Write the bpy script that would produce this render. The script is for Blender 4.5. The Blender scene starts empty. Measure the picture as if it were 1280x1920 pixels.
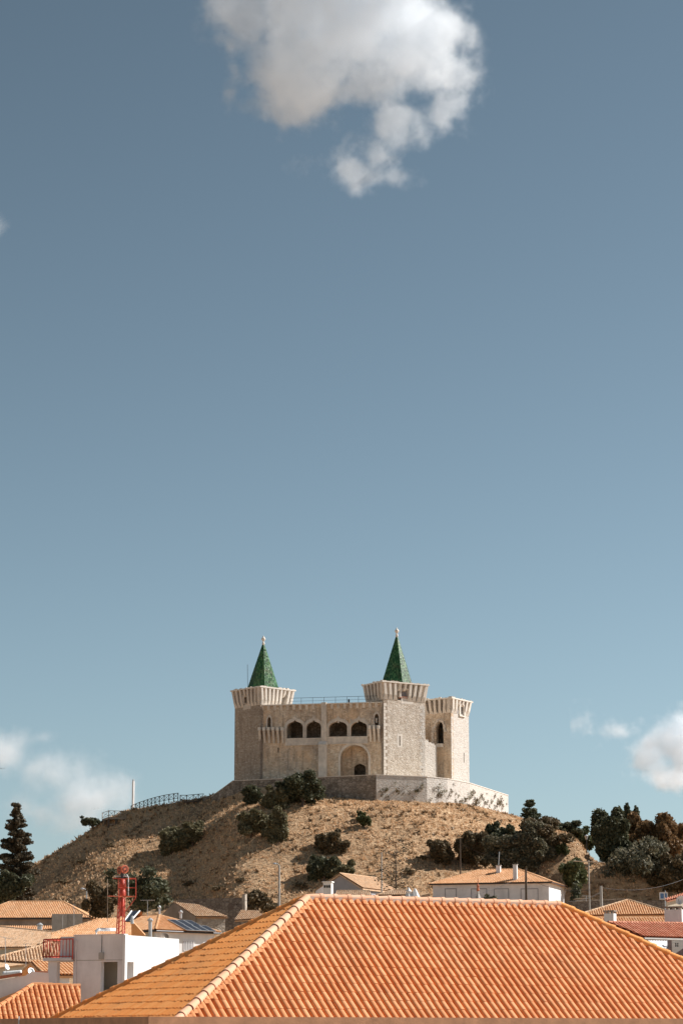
import bpy, bmesh, math, random
import numpy as np
from mathutils import Vector, Matrix
from mathutils.geometry import tessellate_polygon
random.seed(7); RNG = np.random.default_rng(11)
R = math.radians
SC = bpy.context.scene
COL = SC.collection
# ------------------------------------------------------------------ camera
FPX, YH = 4600.0, 1940.0                       # focal length and horizon row, in photo pixels
PITCH = math.atan((YH - 960) / FPX)
cam = bpy.data.cameras.new('camera'); camo = bpy.data.objects.new('camera', cam); COL.objects.link(camo)
cam.sensor_fit = 'VERTICAL'; cam.sensor_height = 36.0; cam.lens = FPX * 36.0 / 1920.0
cam.clip_start = 0.5; cam.clip_end = 60000
camo.location = (0, 0, 0); camo.rotation_euler = (R(90) + PITCH, 0, 0)
SC.camera = camo
# ------------------------------------------------------------------ sky and sun
SUN_EL, SUN_AZ = 41.0, 15.0                   # azimuth from +X towards +Y
w = bpy.data.worlds.new('World'); SC.world = w; w.use_nodes = True
wn = w.node_tree; wn.nodes.clear()
sky = wn.nodes.new('ShaderNodeTexSky'); sky.sky_type = 'NISHITA'; sky.sun_disc = False
sky.sun_elevation = R(SUN_EL); sky.sun_rotation = R(90 - SUN_AZ)
sky.altitude = 0; sky.air_density = 0.8; sky.dust_density = 0.4; sky.ozone_density = 1.0
hs = wn.nodes.new('ShaderNodeHueSaturation'); hs.inputs['Saturation'].default_value = 0.57
hs.inputs['Hue'].default_value = 0.47
bg = wn.nodes.new('ShaderNodeBackground'); bg.inputs[1].default_value = 0.057
wo = wn.nodes.new('ShaderNodeOutputWorld')
gm = wn.nodes.new('ShaderNodeGamma'); gm.inputs[1].default_value = 1.6          # film-like contrast of the whole sky
gn = wn.nodes.new('ShaderNodeMix'); gn.data_type = 'RGBA'; gn.blend_type = 'MULTIPLY'; gn.inputs[0].default_value = 1.0; gn.inputs[7].default_value = (0.4, 0.4, 0.4, 1)
wn.links.new(sky.outputs[0], hs.inputs['Color']); wn.links.new(hs.outputs[0], gm.inputs[0]); wn.links.new(gm.outputs[0], gn.inputs[6]); wn.links.new(gn.outputs[2], bg.inputs[0]); wn.links.new(bg.outputs[0], wo.inputs[0])
SUNV = Vector((math.cos(R(SUN_EL)) * math.cos(R(SUN_AZ)), math.cos(R(SUN_EL)) * math.sin(R(SUN_AZ)), math.sin(R(SUN_EL))))
sl = bpy.data.lights.new('sun', 'SUN'); sl.energy = 5.0; sl.angle = R(0.53); sl.color = (1.0, 0.95, 0.89)
slo = bpy.data.objects.new('sun', sl); COL.objects.link(slo); slo.location = (60, -20, 120)
slo.rotation_euler = (-SUNV).to_track_quat('-Z', 'Y').to_euler()
SC.view_settings.view_transform = 'Standard'; SC.view_settings.look = 'None'
SC.view_settings.exposure = 0.52; SC.view_settings.gamma = 1.0
SC.cycles.use_denoising = True
SC.cycles.max_bounces = 12; SC.cycles.diffuse_bounces = 4; SC.cycles.volume_bounces = 10; SC.cycles.transparent_max_bounces = 8
# ------------------------------------------------------------------ pixel <-> place
CP, SP = math.cos(PITCH), math.sin(PITCH)
def ray(px, py):
    u = (px - 640) / FPX; v = (960 - py) / FPX
    return Vector((u, CP - v * SP, SP + v * CP))
def P(px, py, Y):                              # the point seen at a photo pixel, Y metres away
    d = ray(px, py); return d * (Y / d.y)
def proj(p):
    c = p[1] * CP + p[2] * SP
    return (640 + FPX * p[0] / c, 960 - FPX * (-p[1] * SP + p[2] * CP) / c)
# ------------------------------------------------------------------ mesh helpers
W = {}
def tag(o, label=None, cat=None, group=None, kind=None):
    for k, v in (('label', label), ('category', cat), ('group', group), ('kind', kind)):
        if v: o[k] = v
    return o
def _link(o, Mw, parent):
    COL.objects.link(o); W[o.name] = Mw
    if parent is not None:
        o.parent = parent; o.matrix_parent_inverse = W[parent.name].inverted()
    o.matrix_basis = Mw
    return o
def thing(name, loc, label=None, cat=None, group=None):
    o = bpy.data.objects.new(name, None); o.empty_display_size = 0.5
    _link(o, Matrix.Translation(Vector(loc)), None); return tag(o, label, cat, group)
def mesh(name, V, F, m, smooth=False):
    me = bpy.data.meshes.new(name)
    me.from_pydata([tuple(v) for v in V], [], [tuple(f) for f in F])
    if m: me.materials.append(m)
    if smooth: me.polygons.foreach_set('use_smooth', [True] * len(me.polygons))
    me.update(); return me
def mk(name, V, F, m, parent=None, smooth=False, fix=True):       # vertices in world space; origin moved to the base
    V = np.asarray(V, float)
    b = np.array([(V[:, 0].min() + V[:, 0].max()) / 2, (V[:, 1].min() + V[:, 1].max()) / 2, V[:, 2].min()])
    me = mesh(name, (V - b).tolist(), F, m, smooth)
    if fix and len(F) < 6000:
        bm = bmesh.new(); bm.from_mesh(me); bmesh.ops.recalc_face_normals(bm, faces=bm.faces); bm.to_mesh(me); bm.free()
    o = bpy.data.objects.new(name, me)
    return _link(o, Matrix.Translation(Vector(b)), parent)
def mk_np(name, V, F, m, parent=None, smooth=False):              # fast path: F is an (n,3) or (n,4) array
    V = np.asarray(V, np.float32); F = np.asarray(F, np.int32); k = F.shape[1]
    b = np.array([(V[:, 0].min() + V[:, 0].max()) / 2, (V[:, 1].min() + V[:, 1].max()) / 2, V[:, 2].min()], np.float32)
    me = bpy.data.meshes.new(name)
    me.vertices.add(len(V)); me.vertices.foreach_set('co', (V - b).ravel())
    me.loops.add(F.size); me.loops.foreach_set('vertex_index', F.ravel())
    me.polygons.add(len(F)); me.polygons.foreach_set('loop_start', np.arange(0, F.size, k, dtype=np.int32))
    if smooth: me.polygons.foreach_set('use_smooth', np.ones(len(F), bool))
    me.materials.append(m); me.update(calc_edges=True); me.validate()
    o = bpy.data.objects.new(name, me)
    return _link(o, Matrix.Translation(Vector([float(q) for q in b])), parent)
class MB:                                       # gathers shapes into one mesh
    def __init__(s): s.V = []; s.F = []
    def add(s, V, F):
        n = len(s.V); s.V += [tuple(v) for v in V]; s.F += [tuple(i + n for i in f) for f in F]; return s
    def box(s, c, size, yaw=0, M=None):
        hx, hy, hz = [q / 2 for q in size]; cy, sy = math.cos(yaw), math.sin(yaw); V = []
        for z in (-hz, hz):
            for x, y in ((-hx, -hy), (hx, -hy), (hx, hy), (-hx, hy)):
                V.append((c[0] + x * cy - y * sy, c[1] + x * sy + y * cy, c[2] + z))
        if M is not None: V = [M @ Vector(v) for v in V]
        return s.add(V, [(3, 2, 1, 0), (4, 5, 6, 7), (0, 1, 5, 4), (1, 2, 6, 5), (2, 3, 7, 6), (3, 0, 4, 7)])
    def prism(s, poly, z0, z1):
        n = len(poly); V = [(x, y, z0) for x, y in poly] + [(x, y, z1) for x, y in poly]
        return s.add(V, [tuple(range(n))[::-1], tuple(range(n, 2 * n))] + [(i, (i + 1) % n, n + (i + 1) % n, n + i) for i in range(n)])
    def hull8(s, a, b):                         # two quads -> six-sided block
        return s.add(list(a) + list(b), [(3, 2, 1, 0), (4, 5, 6, 7), (0, 1, 5, 4), (1, 2, 6, 5), (2, 3, 7, 6), (3, 0, 4, 7)])
    def tube(s, pts, r, n=6, r2=None):
        pts = [Vector(p) for p in pts]; V = []; F = []; m = len(pts)
        for i, p in enumerate(pts):
            d = (pts[min(i + 1, m - 1)] - pts[max(i - 1, 0)]).normalized()
            a = d.cross(Vector((0, 0, 1)));
            if a.length < 1e-3: a = Vector((1, 0, 0))
            a.normalize(); b = d.cross(a)
            rr = r if r2 is None else r + (r2 - r) * i / (m - 1)
            for k in range(n):
                t = 2 * math.pi * k / n; V.append(p + (a * math.cos(t) + b * math.sin(t)) * rr)
        for i in range(m - 1):
            for k in range(n):
                F.append((i * n + k, i * n + (k + 1) % n, (i + 1) * n + (k + 1) % n, (i + 1) * n + k))
        F.append(tuple(range(n))); F.append(tuple(range((m - 1) * n, m * n)))
        return s.add(V, F)
    def lathe(s, prof, c, n=12, M=None):
        V = []; F = []; m = len(prof)
        for r, z in prof:
            for k in range(n):
                t = 2 * math.pi * k / n; v = Vector((r * math.cos(t), r * math.sin(t), z))
                if M is not None: v = M @ v
                V.append(Vector(c) + v)
        for i in range(m - 1):
            for k in range(n): F.append((i * n + k, i * n + (k + 1) % n, (i + 1) * n + (k + 1) % n, (i + 1) * n + k))
        F.append(tuple(range(n))[::-1]); F.append(tuple(range((m - 1) * n, m * n)))
        return s.add(V, F)
    def build(s, name, m, parent=None, smooth=False): return mk(name, s.V, s.F, m, parent, smooth)
def frame(o, phi):                              # wall frame: x to the right seen from outside, y up, z outward; phi = heading of the normal from the camera side towards +X
    c, s_ = math.cos(phi), math.sin(phi)
    return Matrix(((c, 0, s_, o[0]), (s_, 0, -c, o[1]), (0, 1, 0, o[2]), (0, 0, 0, 1)))
def onwall(M, px, py):                          # photo pixel -> wall coordinates
    n = M.col[2].xyz; o = M.col[3].xyz; d = ray(px, py); p = d * (o.dot(n) / d.dot(n))
    q = M.inverted() @ p; return (q.x, q.y)
def wall(name, outline, holes, th, M, m, parent=None):            # slab with openings, its face at z=0 of the frame, thickness inward
    loops = [[Vector((x, y, 0)) for x, y in outline]] + [[Vector((x, y, 0)) for x, y in h] for h in holes]
    tris = tessellate_polygon(loops); flat = [v for l in loops for v in l]; n = len(flat)
    V = [(v.x, v.y, 0) for v in flat] + [(v.x, v.y, -th) for v in flat]
    F = [tuple(t) for t in tris] + [tuple(i + n for i in t)[::-1] for t in tris]; k = 0
    for l in loops:
        c = len(l)
        for i in range(c): F.append((k + i, k + (i + 1) % c, n + k + (i + 1) % c, n + k + i))
        k += c
    me = mesh(name, V, F, m)
    bm = bmesh.new(); bm.from_mesh(me); bmesh.ops.recalc_face_normals(bm, faces=bm.faces); bm.to_mesh(me); bm.free()
    o = bpy.data.objects.new(name, me); return _link(o, M, parent)
def rect(x0, y0, x1, y1): return [(x0, y0), (x1, y0), (x1, y1), (x0, y1)]
def arch(x0, x1, y0, ys, yt, n=10, point=0.0, ogee=0.0):          # door/window outline: straight to ys, arched to yt
    c = (x0 + x1) / 2; a = (x1 - x0) / 2; h = yt - ys; pts = [(x0, y0), (x1, y0)]
    for i in range(n + 1):
        t = math.pi * i / n; x = math.cos(t); y = math.sin(t)
        if point: y = y ** (1.0 - 0.25 * point) * (1 - point * 0.22 * abs(x) * y)
        if ogee: y = y * (1 - ogee) + ogee * max(0.0, 1 - abs(x) * 5.5)
        pts.append((c + a * x, ys + h * y))
    return pts
def px_wall_rect(M, x0, y0, x1, y1):
    a = onwall(M, x0, y1); b = onwall(M, x1, y0); return a[0], a[1], b[0], b[1]
# ------------------------------------------------------------------ value noise (numpy)
_LAT = RNG.random((256, 256))
def vnoise(x, y):
    x = np.asarray(x, float); y = np.asarray(y, float)
    xi = np.floor(x).astype(int); yi = np.floor(y).astype(int); fx = x - xi; fy = y - yi
    fx = fx * fx * (3 - 2 * fx); fy = fy * fy * (3 - 2 * fy)
    a = _LAT[xi % 256, yi % 256]; b = _LAT[(xi + 1) % 256, yi % 256]; c = _LAT[xi % 256, (yi + 1) % 256]; d = _LAT[(xi + 1) % 256, (yi + 1) % 256]
    return (a * (1 - fx) + b * fx) * (1 - fy) + (c * (1 - fx) + d * fx) * fy
def fbm(x, y, o=4):
    s = 0; a = 0.5
    for i in range(o): s = s + a * (vnoise(x * 2 ** i + 17 * i, y * 2 ** i + 31 * i) - 0.5); a *= 0.55
    return s
def sstep(a, b, x): t = np.clip((np.asarray(x, float) - a) / (b - a), 0, 1); return t * t * (3 - 2 * t)
# ------------------------------------------------------------------ materials
def nodes(name, rough=0.8, spec=0.3):
    m = bpy.data.materials.new(name); m.use_nodes = True; nt = m.node_tree; b = nt.nodes['Principled BSDF']
    b.inputs['Roughness'].default_value = rough; b.inputs['Specular IOR Level'].default_value = spec
    return m, nt, b
def N(nt, t, **kw):
    n = nt.nodes.new(t)
    for k, v in kw.items():
        if k in n.inputs: n.inputs[k].default_value = v
        else: setattr(n, k, v)
    return n
def noise(nt, co, scale, detail=4, rough=0.6):
    n = N(nt, 'ShaderNodeTexNoise', Scale=scale, Detail=detail, Roughness=rough); nt.links.new(co, n.inputs['Vector']); return n.outputs['Fac']
def ramp(nt, fac, stops):
    n = nt.nodes.new('ShaderNodeValToRGB'); e = n.color_ramp.elements
    while len(e) < len(stops): e.new(0.5)
    for q, (p, c) in zip(e, stops): q.position = p; q.color = (*c, 1) if len(c) == 3 else c
    nt.links.new(fac, n.inputs[0]); return n.outputs[0]
def mix(nt, fac, a, b, mode='MIX'):
    n = nt.nodes.new('ShaderNodeMix'); n.data_type = 'RGBA'; n.blend_type = mode
    for sock, v in ((n.inputs[0], fac), (n.inputs[6], a), (n.inputs[7], b)):
        if hasattr(v, 'is_output'): nt.links.new(v, sock)
        elif isinstance(v, (int, float)): sock.default_value = v if sock.type == 'VALUE' else (v, v, v, 1)
        else: sock.default_value = (*v, 1)
    return n.outputs[2]
def bump(nt, b, h, strength, dist):
    n = N(nt, 'ShaderNodeBump', Strength=strength, Distance=dist); nt.links.new(h, n.inputs['Height']); nt.links.new(n.outputs[0], b.inputs['Normal'])
def co_obj(nt): return nt.nodes.new('ShaderNodeTexCoord').outputs['Object']
def co_pos(nt): return nt.nodes.new('ShaderNodeNewGeometry').outputs['Position']
def scaled(nt, co, s):
    n = nt.nodes.new('ShaderNodeVectorMath'); n.operation = 'MULTIPLY'; nt.links.new(co, n.inputs[0]); n.inputs[1].default_value = s; return n.outputs[0]
def plain(name, c, rough=0.7, var=0.15, scale=1.5, bumps=0.0, spec=0.3, metal=0.0, dirt=0.0):
    m, nt, b = nodes(name, rough, spec); co = co_pos(nt); b.inputs['Metallic'].default_value = metal
    f = noise(nt, co, scale, 5, 0.65)
    col = ramp(nt, f, [(0.3, [q * (1 - var) for q in c]), (0.7, [min(1, q * (1 + var)) for q in c])])
    if dirt:
        d = noise(nt, scaled(nt, co, (0.8, 0.8, 0.22)), scale * 0.8, 6, 0.7)
        col = mix(nt, ramp(nt, d, [(0.45, (0, 0, 0)), (0.75, (dirt, dirt, dirt))]), col, (0.16, 0.13, 0.11))
    nt.links.new(col, b.inputs['Base Color'])
    if bumps: bump(nt, b, noise(nt, co, scale * 8, 3), 0.5, bumps)
    return m
def tile_mat(name, a, b_, c, old=0.0):          # fired clay: each tile its own tone, speckle, lichen
    m, nt, b = nodes(name, 0.75, 0.25); co = co_pos(nt)
    g = nt.nodes.new('ShaderNodeNewGeometry').outputs['Random Per Island']; oi = nt.nodes.new('ShaderNodeObjectInfo').outputs['Random']
    ad = N(nt, 'ShaderNodeMath', operation='ADD'); nt.links.new(g, ad.inputs[0]); nt.links.new(oi, ad.inputs[1])
    fr = N(nt, 'ShaderNodeMath', operation='FRACT'); nt.links.new(ad.outputs[0], fr.inputs[0])
    col = ramp(nt, fr.outputs[0], [(0.0, a), (0.5, b_), (1.0, c)])
    f = noise(nt, co, 9.0, 5, 0.7)
    col = mix(nt, ramp(nt, f, [(0.35, (0, 0, 0)), (0.7, (0.35, 0.35, 0.35))]), col, [q * 0.72 for q in b_])
    f2 = noise(nt, co, 0.7, 6, 0.7)
    col = mix(nt, ramp(nt, f2, [(0.5, (0, 0, 0)), (0.76, (0.34 + old,) * 3)]), col, (0.34, 0.23, 0.14))
    lich = noise(nt, co, 2.6, 7, 0.8)
    col = mix(nt, ramp(nt, lich, [(0.60, (0, 0, 0)), (0.70, (0.45, 0.45, 0.45))]), col, (0.42, 0.30, 0.20))
    if old:
        f3 = noise(nt, co, 3.1, 6, 0.75)
        col = mix(nt, ramp(nt, f3, [(0.52, (0, 0, 0)), (0.66, (0.75, 0.75, 0.75))]), col, (0.23, 0.19, 0.15))
    nt.links.new(col, b.inputs['Base Color']); bump(nt, b, f, 0.25, 0.01)
    return m
def stone_mat(name, tones, joint, sx=1.6, sy=3.0, stain=0.5, stain_col=(0.10, 0.075, 0.06), warm=None):   # coursed rubble on a wall's own plane
    m, nt, b = nodes(name, 0.9, 0.15); co = co_obj(nt)
    wob = N(nt, 'ShaderNodeTexNoise', Scale=1.1, Detail=2.0); nt.links.new(co, wob.inputs['Vector'])
    sc = mix(nt, 0.12, co, wob.outputs['Color'], 'ADD')
    sc = scaled(nt, sc, (sx, sy, sx))
    v = N(nt, 'ShaderNodeTexVoronoi', Scale=1.0, Randomness=0.85); nt.links.new(sc, v.inputs['Vector'])
    vd = N(nt, 'ShaderNodeTexVoronoi', Scale=1.0, Randomness=0.85, feature='DISTANCE_TO_EDGE'); nt.links.new(sc, vd.inputs['Vector'])
    sep = nt.nodes.new('ShaderNodeSeparateColor'); nt.links.new(v.outputs['Color'], sep.inputs[0])
    k = len(tones) - 1
    col = ramp(nt, sep.outputs[0], [(i / k, t) for i, t in enumerate(tones)])
    jm = ramp(nt, vd.outputs[0], [(0.02, (0.7, 0.7, 0.7)), (0.12, (0, 0, 0))])
    col = mix(nt, jm, col, joint)
    f = noise(nt, co, 0.26, 7, 0.72)
    if warm: col = mix(nt, ramp(nt, noise(nt, co, 0.16, 4, 0.6), [(0.42, (0, 0, 0)), (0.62, (0.7, 0.7, 0.7))]), col, warm)
    col = mix(nt, ramp(nt, f, [(0.48, (0, 0, 0)), (0.75, (stain,) * 3)]), col, stain_col)
    f2 = noise(nt, scaled(nt, co, (1.3, 0.16, 1.3)), 1.0, 5, 0.7)
    col = mix(nt, ramp(nt, f2, [(0.50, (0, 0, 0)), (0.66, (stain * 0.85,) * 3)]), col, stain_col)
    hole = noise(nt, co, 2.3, 2, 0.5)
    col = mix(nt, ramp(nt, hole, [(0.70, (0, 0, 0)), (0.74, (0.8, 0.8, 0.8))]), col, (0.05, 0.04, 0.03))
    nt.links.new(col, b.inputs['Base Color'])
    inv = ramp(nt, vd.outputs[0], [(0.0, (0, 0, 0)), (0.2, (1, 1, 1))])
    bump(nt, b, mix(nt, 0.5, inv, sep.outputs[1]), 0.5, 0.10)
    return m
def leaf_mat(name, c1, c2, c3, sc=1.2, trans=0.25):
    m, nt, b = nodes(name, 0.6, 0.25); co = co_pos(nt)
    g = nt.nodes.new('ShaderNodeNewGeometry').outputs['Random Per Island']
    col = ramp(nt, g, [(0.0, c1), (0.55, c2), (1.0, c3)])
    f = noise(nt, co, sc, 3)
    col = mix(nt, ramp(nt, f, [(0.35, (0, 0, 0)), (0.7, (0.7, 0.7, 0.7))]), col, c2)
    nt.links.new(col, b.inputs['Base Color'])
    t = nt.nodes.new('ShaderNodeBsdfTranslucent'); nt.links.new(col, t.inputs[0])
    ms = nt.nodes.new('ShaderNodeMixShader'); ms.inputs[0].default_value = trans
    nt.links.new(b.outputs[0], ms.inputs[1]); nt.links.new(t.outputs[0], ms.inputs[2]); nt.links.new(ms.outputs[0], nt.nodes['Material Output'].inputs[0])
    return m
MAT = {
 'tile': tile_mat('clay_tile', (0.60, 0.225, 0.085), (0.69, 0.285, 0.115), (0.76, 0.35, 0.16)),
 'tile_lightened': tile_mat('clay_tile_lightened', (0.92, 0.335, 0.085), (0.95, 0.375, 0.105), (0.96, 0.42, 0.135)),  # clay lightened to make up for weak sun on the left slope
 'ridge': tile_mat('clay_ridge_tile', (0.80, 0.42, 0.25), (0.83, 0.47, 0.30), (0.85, 0.52, 0.35)),
 'tile_far': tile_mat('clay_tile_faded', (0.60, 0.30, 0.14), (0.70, 0.38, 0.19), (0.74, 0.45, 0.26)),
 'tile_pale': tile_mat('clay_tile_weathered', (0.55, 0.33, 0.19), (0.66, 0.42, 0.25), (0.72, 0.50, 0.33), 0.15),
 'tile_old': tile_mat('clay_tile_old', (0.42, 0.25, 0.15), (0.52, 0.34, 0.21), (0.58, 0.42, 0.29), 0.35),
 'tile_red': tile_mat('clay_tile_dark_red', (0.45, 0.15, 0.08), (0.55, 0.21, 0.12), (0.62, 0.28, 0.18)),
 'sand': plain('sandy_terrace', (0.76, 0.65, 0.51), 0.95, 0.12, 1.0),
 'mortar': plain('lime_mortar', (0.62, 0.50, 0.42), 0.9, 0.2, 6),
 'parapet': plain('brown_render', (0.50, 0.27, 0.16), 0.9, 0.2, 3, 0.01),
 'white': plain('white_render', (0.80, 0.79, 0.78), 0.85, 0.06, 1.2, 0.004, dirt=0.2),
 'white_lilac': plain('white_render_weathered', (0.80, 0.775, 0.78), 0.85, 0.09, 1.0, 0.004, dirt=0.26),
 'beige': plain('beige_render', (0.62, 0.55, 0.44), 0.85, 0.1, 1.0),
 'grey': plain('grey_render', (0.36, 0.35, 0.37), 0.9, 0.12, 0.8),
 'dark_render': plain('dark_stained_render', (0.30, 0.25, 0.21), 0.9, 0.35, 0.5, dirt=0.7),
 'rubble': stone_mat('dark_rubble', [(0.16, 0.13, 0.11), (0.30, 0.26, 0.22), (0.22, 0.18, 0.15)], (0.10, 0.08, 0.07), 2.2, 3.0, 0.3),
 'pale_rubble': stone_mat('pale_rubble', [(0.40, 0.35, 0.29), (0.52, 0.46, 0.39), (0.34, 0.29, 0.24)], (0.30, 0.26, 0.22), 2.2, 3.0, 0.3),
 'red_metal': plain('red_painted_steel', (0.50, 0.07, 0.04), 0.55, 0.3, 4, spec=0.4),
 'orange_metal': plain('orange_painted_steel', (0.62, 0.15, 0.075), 0.55, 0.2, 4, spec=0.4),
 'steel': plain('galvanised_steel', (0.52, 0.53, 0.54), 0.45, 0.1, 3, metal=0.5),
 'dark_metal': plain('dark_steel', (0.06, 0.06, 0.065), 0.5, 0.1, 3, metal=0.3),
 'black': plain('dark_interior', (0.02, 0.018, 0.016), 0.9, 0.2, 1),
 'glass': plain('solar_glass', (0.018, 0.02, 0.03), 0.35, 0.2, 2, spec=0.3),
 'concrete': plain('grey_concrete', (0.42, 0.40, 0.37), 0.9, 0.15, 2),
 'wood': plain('weathered_wood', (0.11, 0.085, 0.065), 0.85, 0.3, 4),
 'wood_light': plain('pale_timber', (0.36, 0.28, 0.21), 0.85, 0.2, 4),
 'bark': plain('bark', (0.11, 0.08, 0.06), 0.95, 0.3, 4, 0.02),
 'shutter': plain('grey_shutter', (0.50, 0.48, 0.47), 0.8, 0.06, 2),
 'blue': plain('blue_sign', (0.12, 0.22, 0.42), 0.5, 0.05, 1),
 'plank': plain('purple_grey_boards', (0.24, 0.18, 0.18), 0.9, 0.2, 4),
 'green_tile': tile_mat('green_glazed_tile', (0.014, 0.055, 0.026), (0.036, 0.135, 0.054), (0.14, 0.29, 0.125)),
}
MAT['green_tile'].node_tree.nodes['Principled BSDF'].inputs['Roughness'].default_value = 0.5
MAT['green_tile'].node_tree.nodes['Principled BSDF'].inputs['Specular IOR Level'].default_value = 0.25
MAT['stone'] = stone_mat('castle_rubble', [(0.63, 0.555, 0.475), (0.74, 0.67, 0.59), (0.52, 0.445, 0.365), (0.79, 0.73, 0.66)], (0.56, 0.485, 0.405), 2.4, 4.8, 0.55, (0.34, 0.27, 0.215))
MAT['stone_warm'] = stone_mat('castle_rubble_warm', [(0.70, 0.57, 0.44), (0.80, 0.69, 0.565), (0.54, 0.42, 0.31), (0.84, 0.74, 0.62)], (0.58, 0.46, 0.345), 2.4, 4.8, 0.85, (0.25, 0.185, 0.145), (0.76, 0.52, 0.32))
MAT['stone_shaded'] = stone_mat('castle_rubble_shaded', [(0.40, 0.32, 0.25), (0.51, 0.43, 0.355), (0.33, 0.255, 0.195), (0.56, 0.48, 0.40)], (0.35, 0.275, 0.21), 2.6, 5.2, 0.55, (0.14, 0.105, 0.085))  # darker brown copy of the rubble: shade put into the unlit tower faces
MAT['ashlar'] = plain('castle_ashlar', (0.76, 0.70, 0.63), 0.9, 0.1, 1.5, 0.02, dirt=0.18)
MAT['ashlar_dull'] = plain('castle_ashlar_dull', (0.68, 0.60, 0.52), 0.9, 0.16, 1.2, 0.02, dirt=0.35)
MAT['pale_stone'] = stone_mat('castle_rubble_pale', [(0.62, 0.575, 0.525), (0.68, 0.645, 0.60), (0.55, 0.50, 0.45)], (0.56, 0.51, 0.455), 2.4, 4.4, 0.12, (0.30, 0.24, 0.19))
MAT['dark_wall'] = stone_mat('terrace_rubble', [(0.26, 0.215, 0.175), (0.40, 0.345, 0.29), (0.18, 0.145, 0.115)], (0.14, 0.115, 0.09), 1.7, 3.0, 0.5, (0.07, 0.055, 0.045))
LEAF = {
 'dark': leaf_mat('leaves_dark', (0.040, 0.044, 0.024), (0.092, 0.098, 0.054), (0.22, 0.21, 0.135)),
 'olive': leaf_mat('leaves_olive', (0.075, 0.068, 0.035), (0.18, 0.16, 0.088), (0.34, 0.30, 0.185)),
 'brown': leaf_mat('leaves_brownish', (0.060, 0.046, 0.024), (0.15, 0.112, 0.060), (0.31, 0.225, 0.135)),
 'green': leaf_mat('leaves_green', (0.046, 0.054, 0.022), (0.105, 0.116, 0.048), (0.20, 0.205, 0.10)),
 'autumn': leaf_mat('leaves_autumn', (0.10, 0.060, 0.026), (0.22, 0.13, 0.060), (0.35, 0.22, 0.11)),
 'silver': leaf_mat('leaves_silver', (0.055, 0.052, 0.032), (0.135, 0.125, 0.078), (0.37, 0.32, 0.22)),
 'conifer': leaf_mat('needles_dark', (0.040, 0.036, 0.023), (0.10, 0.080, 0.050), (0.20, 0.145, 0.09)),
}
# ------------------------------------------------------------------ terrain
_PR = np.array([0, 13, 15, 16.6, 18, 22, 28, 32, 40, 44, 55, 65, 80, 120], float)
_PZ = np.array([38.0, 37.7, 37.2, 36.2, 35.2, 34.7, 33.9, 32.8, 28.3, 25.6, 19.2, 13.5, 5, -20], float)
def T(x, y):
    x = np.asarray(x, float); y = np.asarray(y, float)
    base = np.interp(y, [-400, 0, 70, 110, 170, 240, 300, 330, 400, 520, 900, 2000], [-11, -10, -9, -5.5, -0.5, 5, 9.5, 13, 15, 8, -5, -12])
    base = base + 3.6 * sstep(-14, 8, x) * sstep(280, 314, y) * (1 - sstep(420, 600, y))
    sh = -6 + 28.5 * sstep(20, 33, x) * sstep(318, 336, y) * (1 - sstep(420, 520, y)) * (1 - sstep(95, 160, x))
    lw = sstep(-10, -28, x) if False else 1 - sstep(-30, -12, x)          # the left flank drops more steeply towards the camera
    yc = 388 + 4 * lw; ay = np.abs(y - yc)
    dy = np.where(y < yc, ay * (1.15 + 0.25 * lw) + 0.2 * np.minimum(ay, 16), ay * 0.9)
    dx = np.where(x < -3, np.interp(-3 - x, [0, 17.6, 30, 34, 38.3, 42.5, 46, 60, 9000], [0, 14.5, 21, 30, 36.5, 41, 43.6, 57, 9000]), x + 3); r = np.sqrt(dx ** 2 + dy ** 2)
    r = r + 3.0 * fbm(x * 0.035 + 9, y * 0.035 + 4, 3) * sstep(20, 34, r)
    h = np.interp(r, _PR, _PZ)
    cr = np.interp(x, [-9000, -75, -60, -49, -45.5, -41.3, -37, -33, -20.6, -10], [-900, 8, 19.5, 25.8, 27.6, 30.2, 33.0, 34.8, 36.9, 37.4])
    wg = cr - 0.50 * np.maximum(0, 388 - y) - 0.45 * np.maximum(0, y - 388)
    wx = 1 - sstep(-25, -14, x); h = h * (1 - wx) + wg * wx
    kn = 28.2 - np.where(x > 30.5, 0.20, 0.06) * (x - 30.5) ** 2 - 0.10 * (y - 348) ** 2     # rocky knoll on the right flank
    z = np.maximum(np.maximum(base, sh), np.maximum(h, kn))
    near = sstep(300, 325, y) * (1 - sstep(440, 480, y))
    z = z + near * (0.9 * fbm(x * 0.13, y * 0.13, 4) + 0.40 * fbm(x * 0.9, y * 0.7, 3)) * sstep(17, 24, r)
    return z
def tz(x, y): return float(T(x, y))
def G(px, py, y0=318.0, y1=420.0):              # where the view ray through a photo pixel meets the ground
    d = ray(px, py); ys = np.arange(y0, y1, 0.1); k = ys / d.y
    hit = np.nonzero(T(d.x * k, ys) >= d.z * k)[0]
    y = ys[hit[0]] if len(hit) else y1
    return Vector((d.x * y / d.y, y, tz(d.x * y / d.y, y)))
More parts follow.
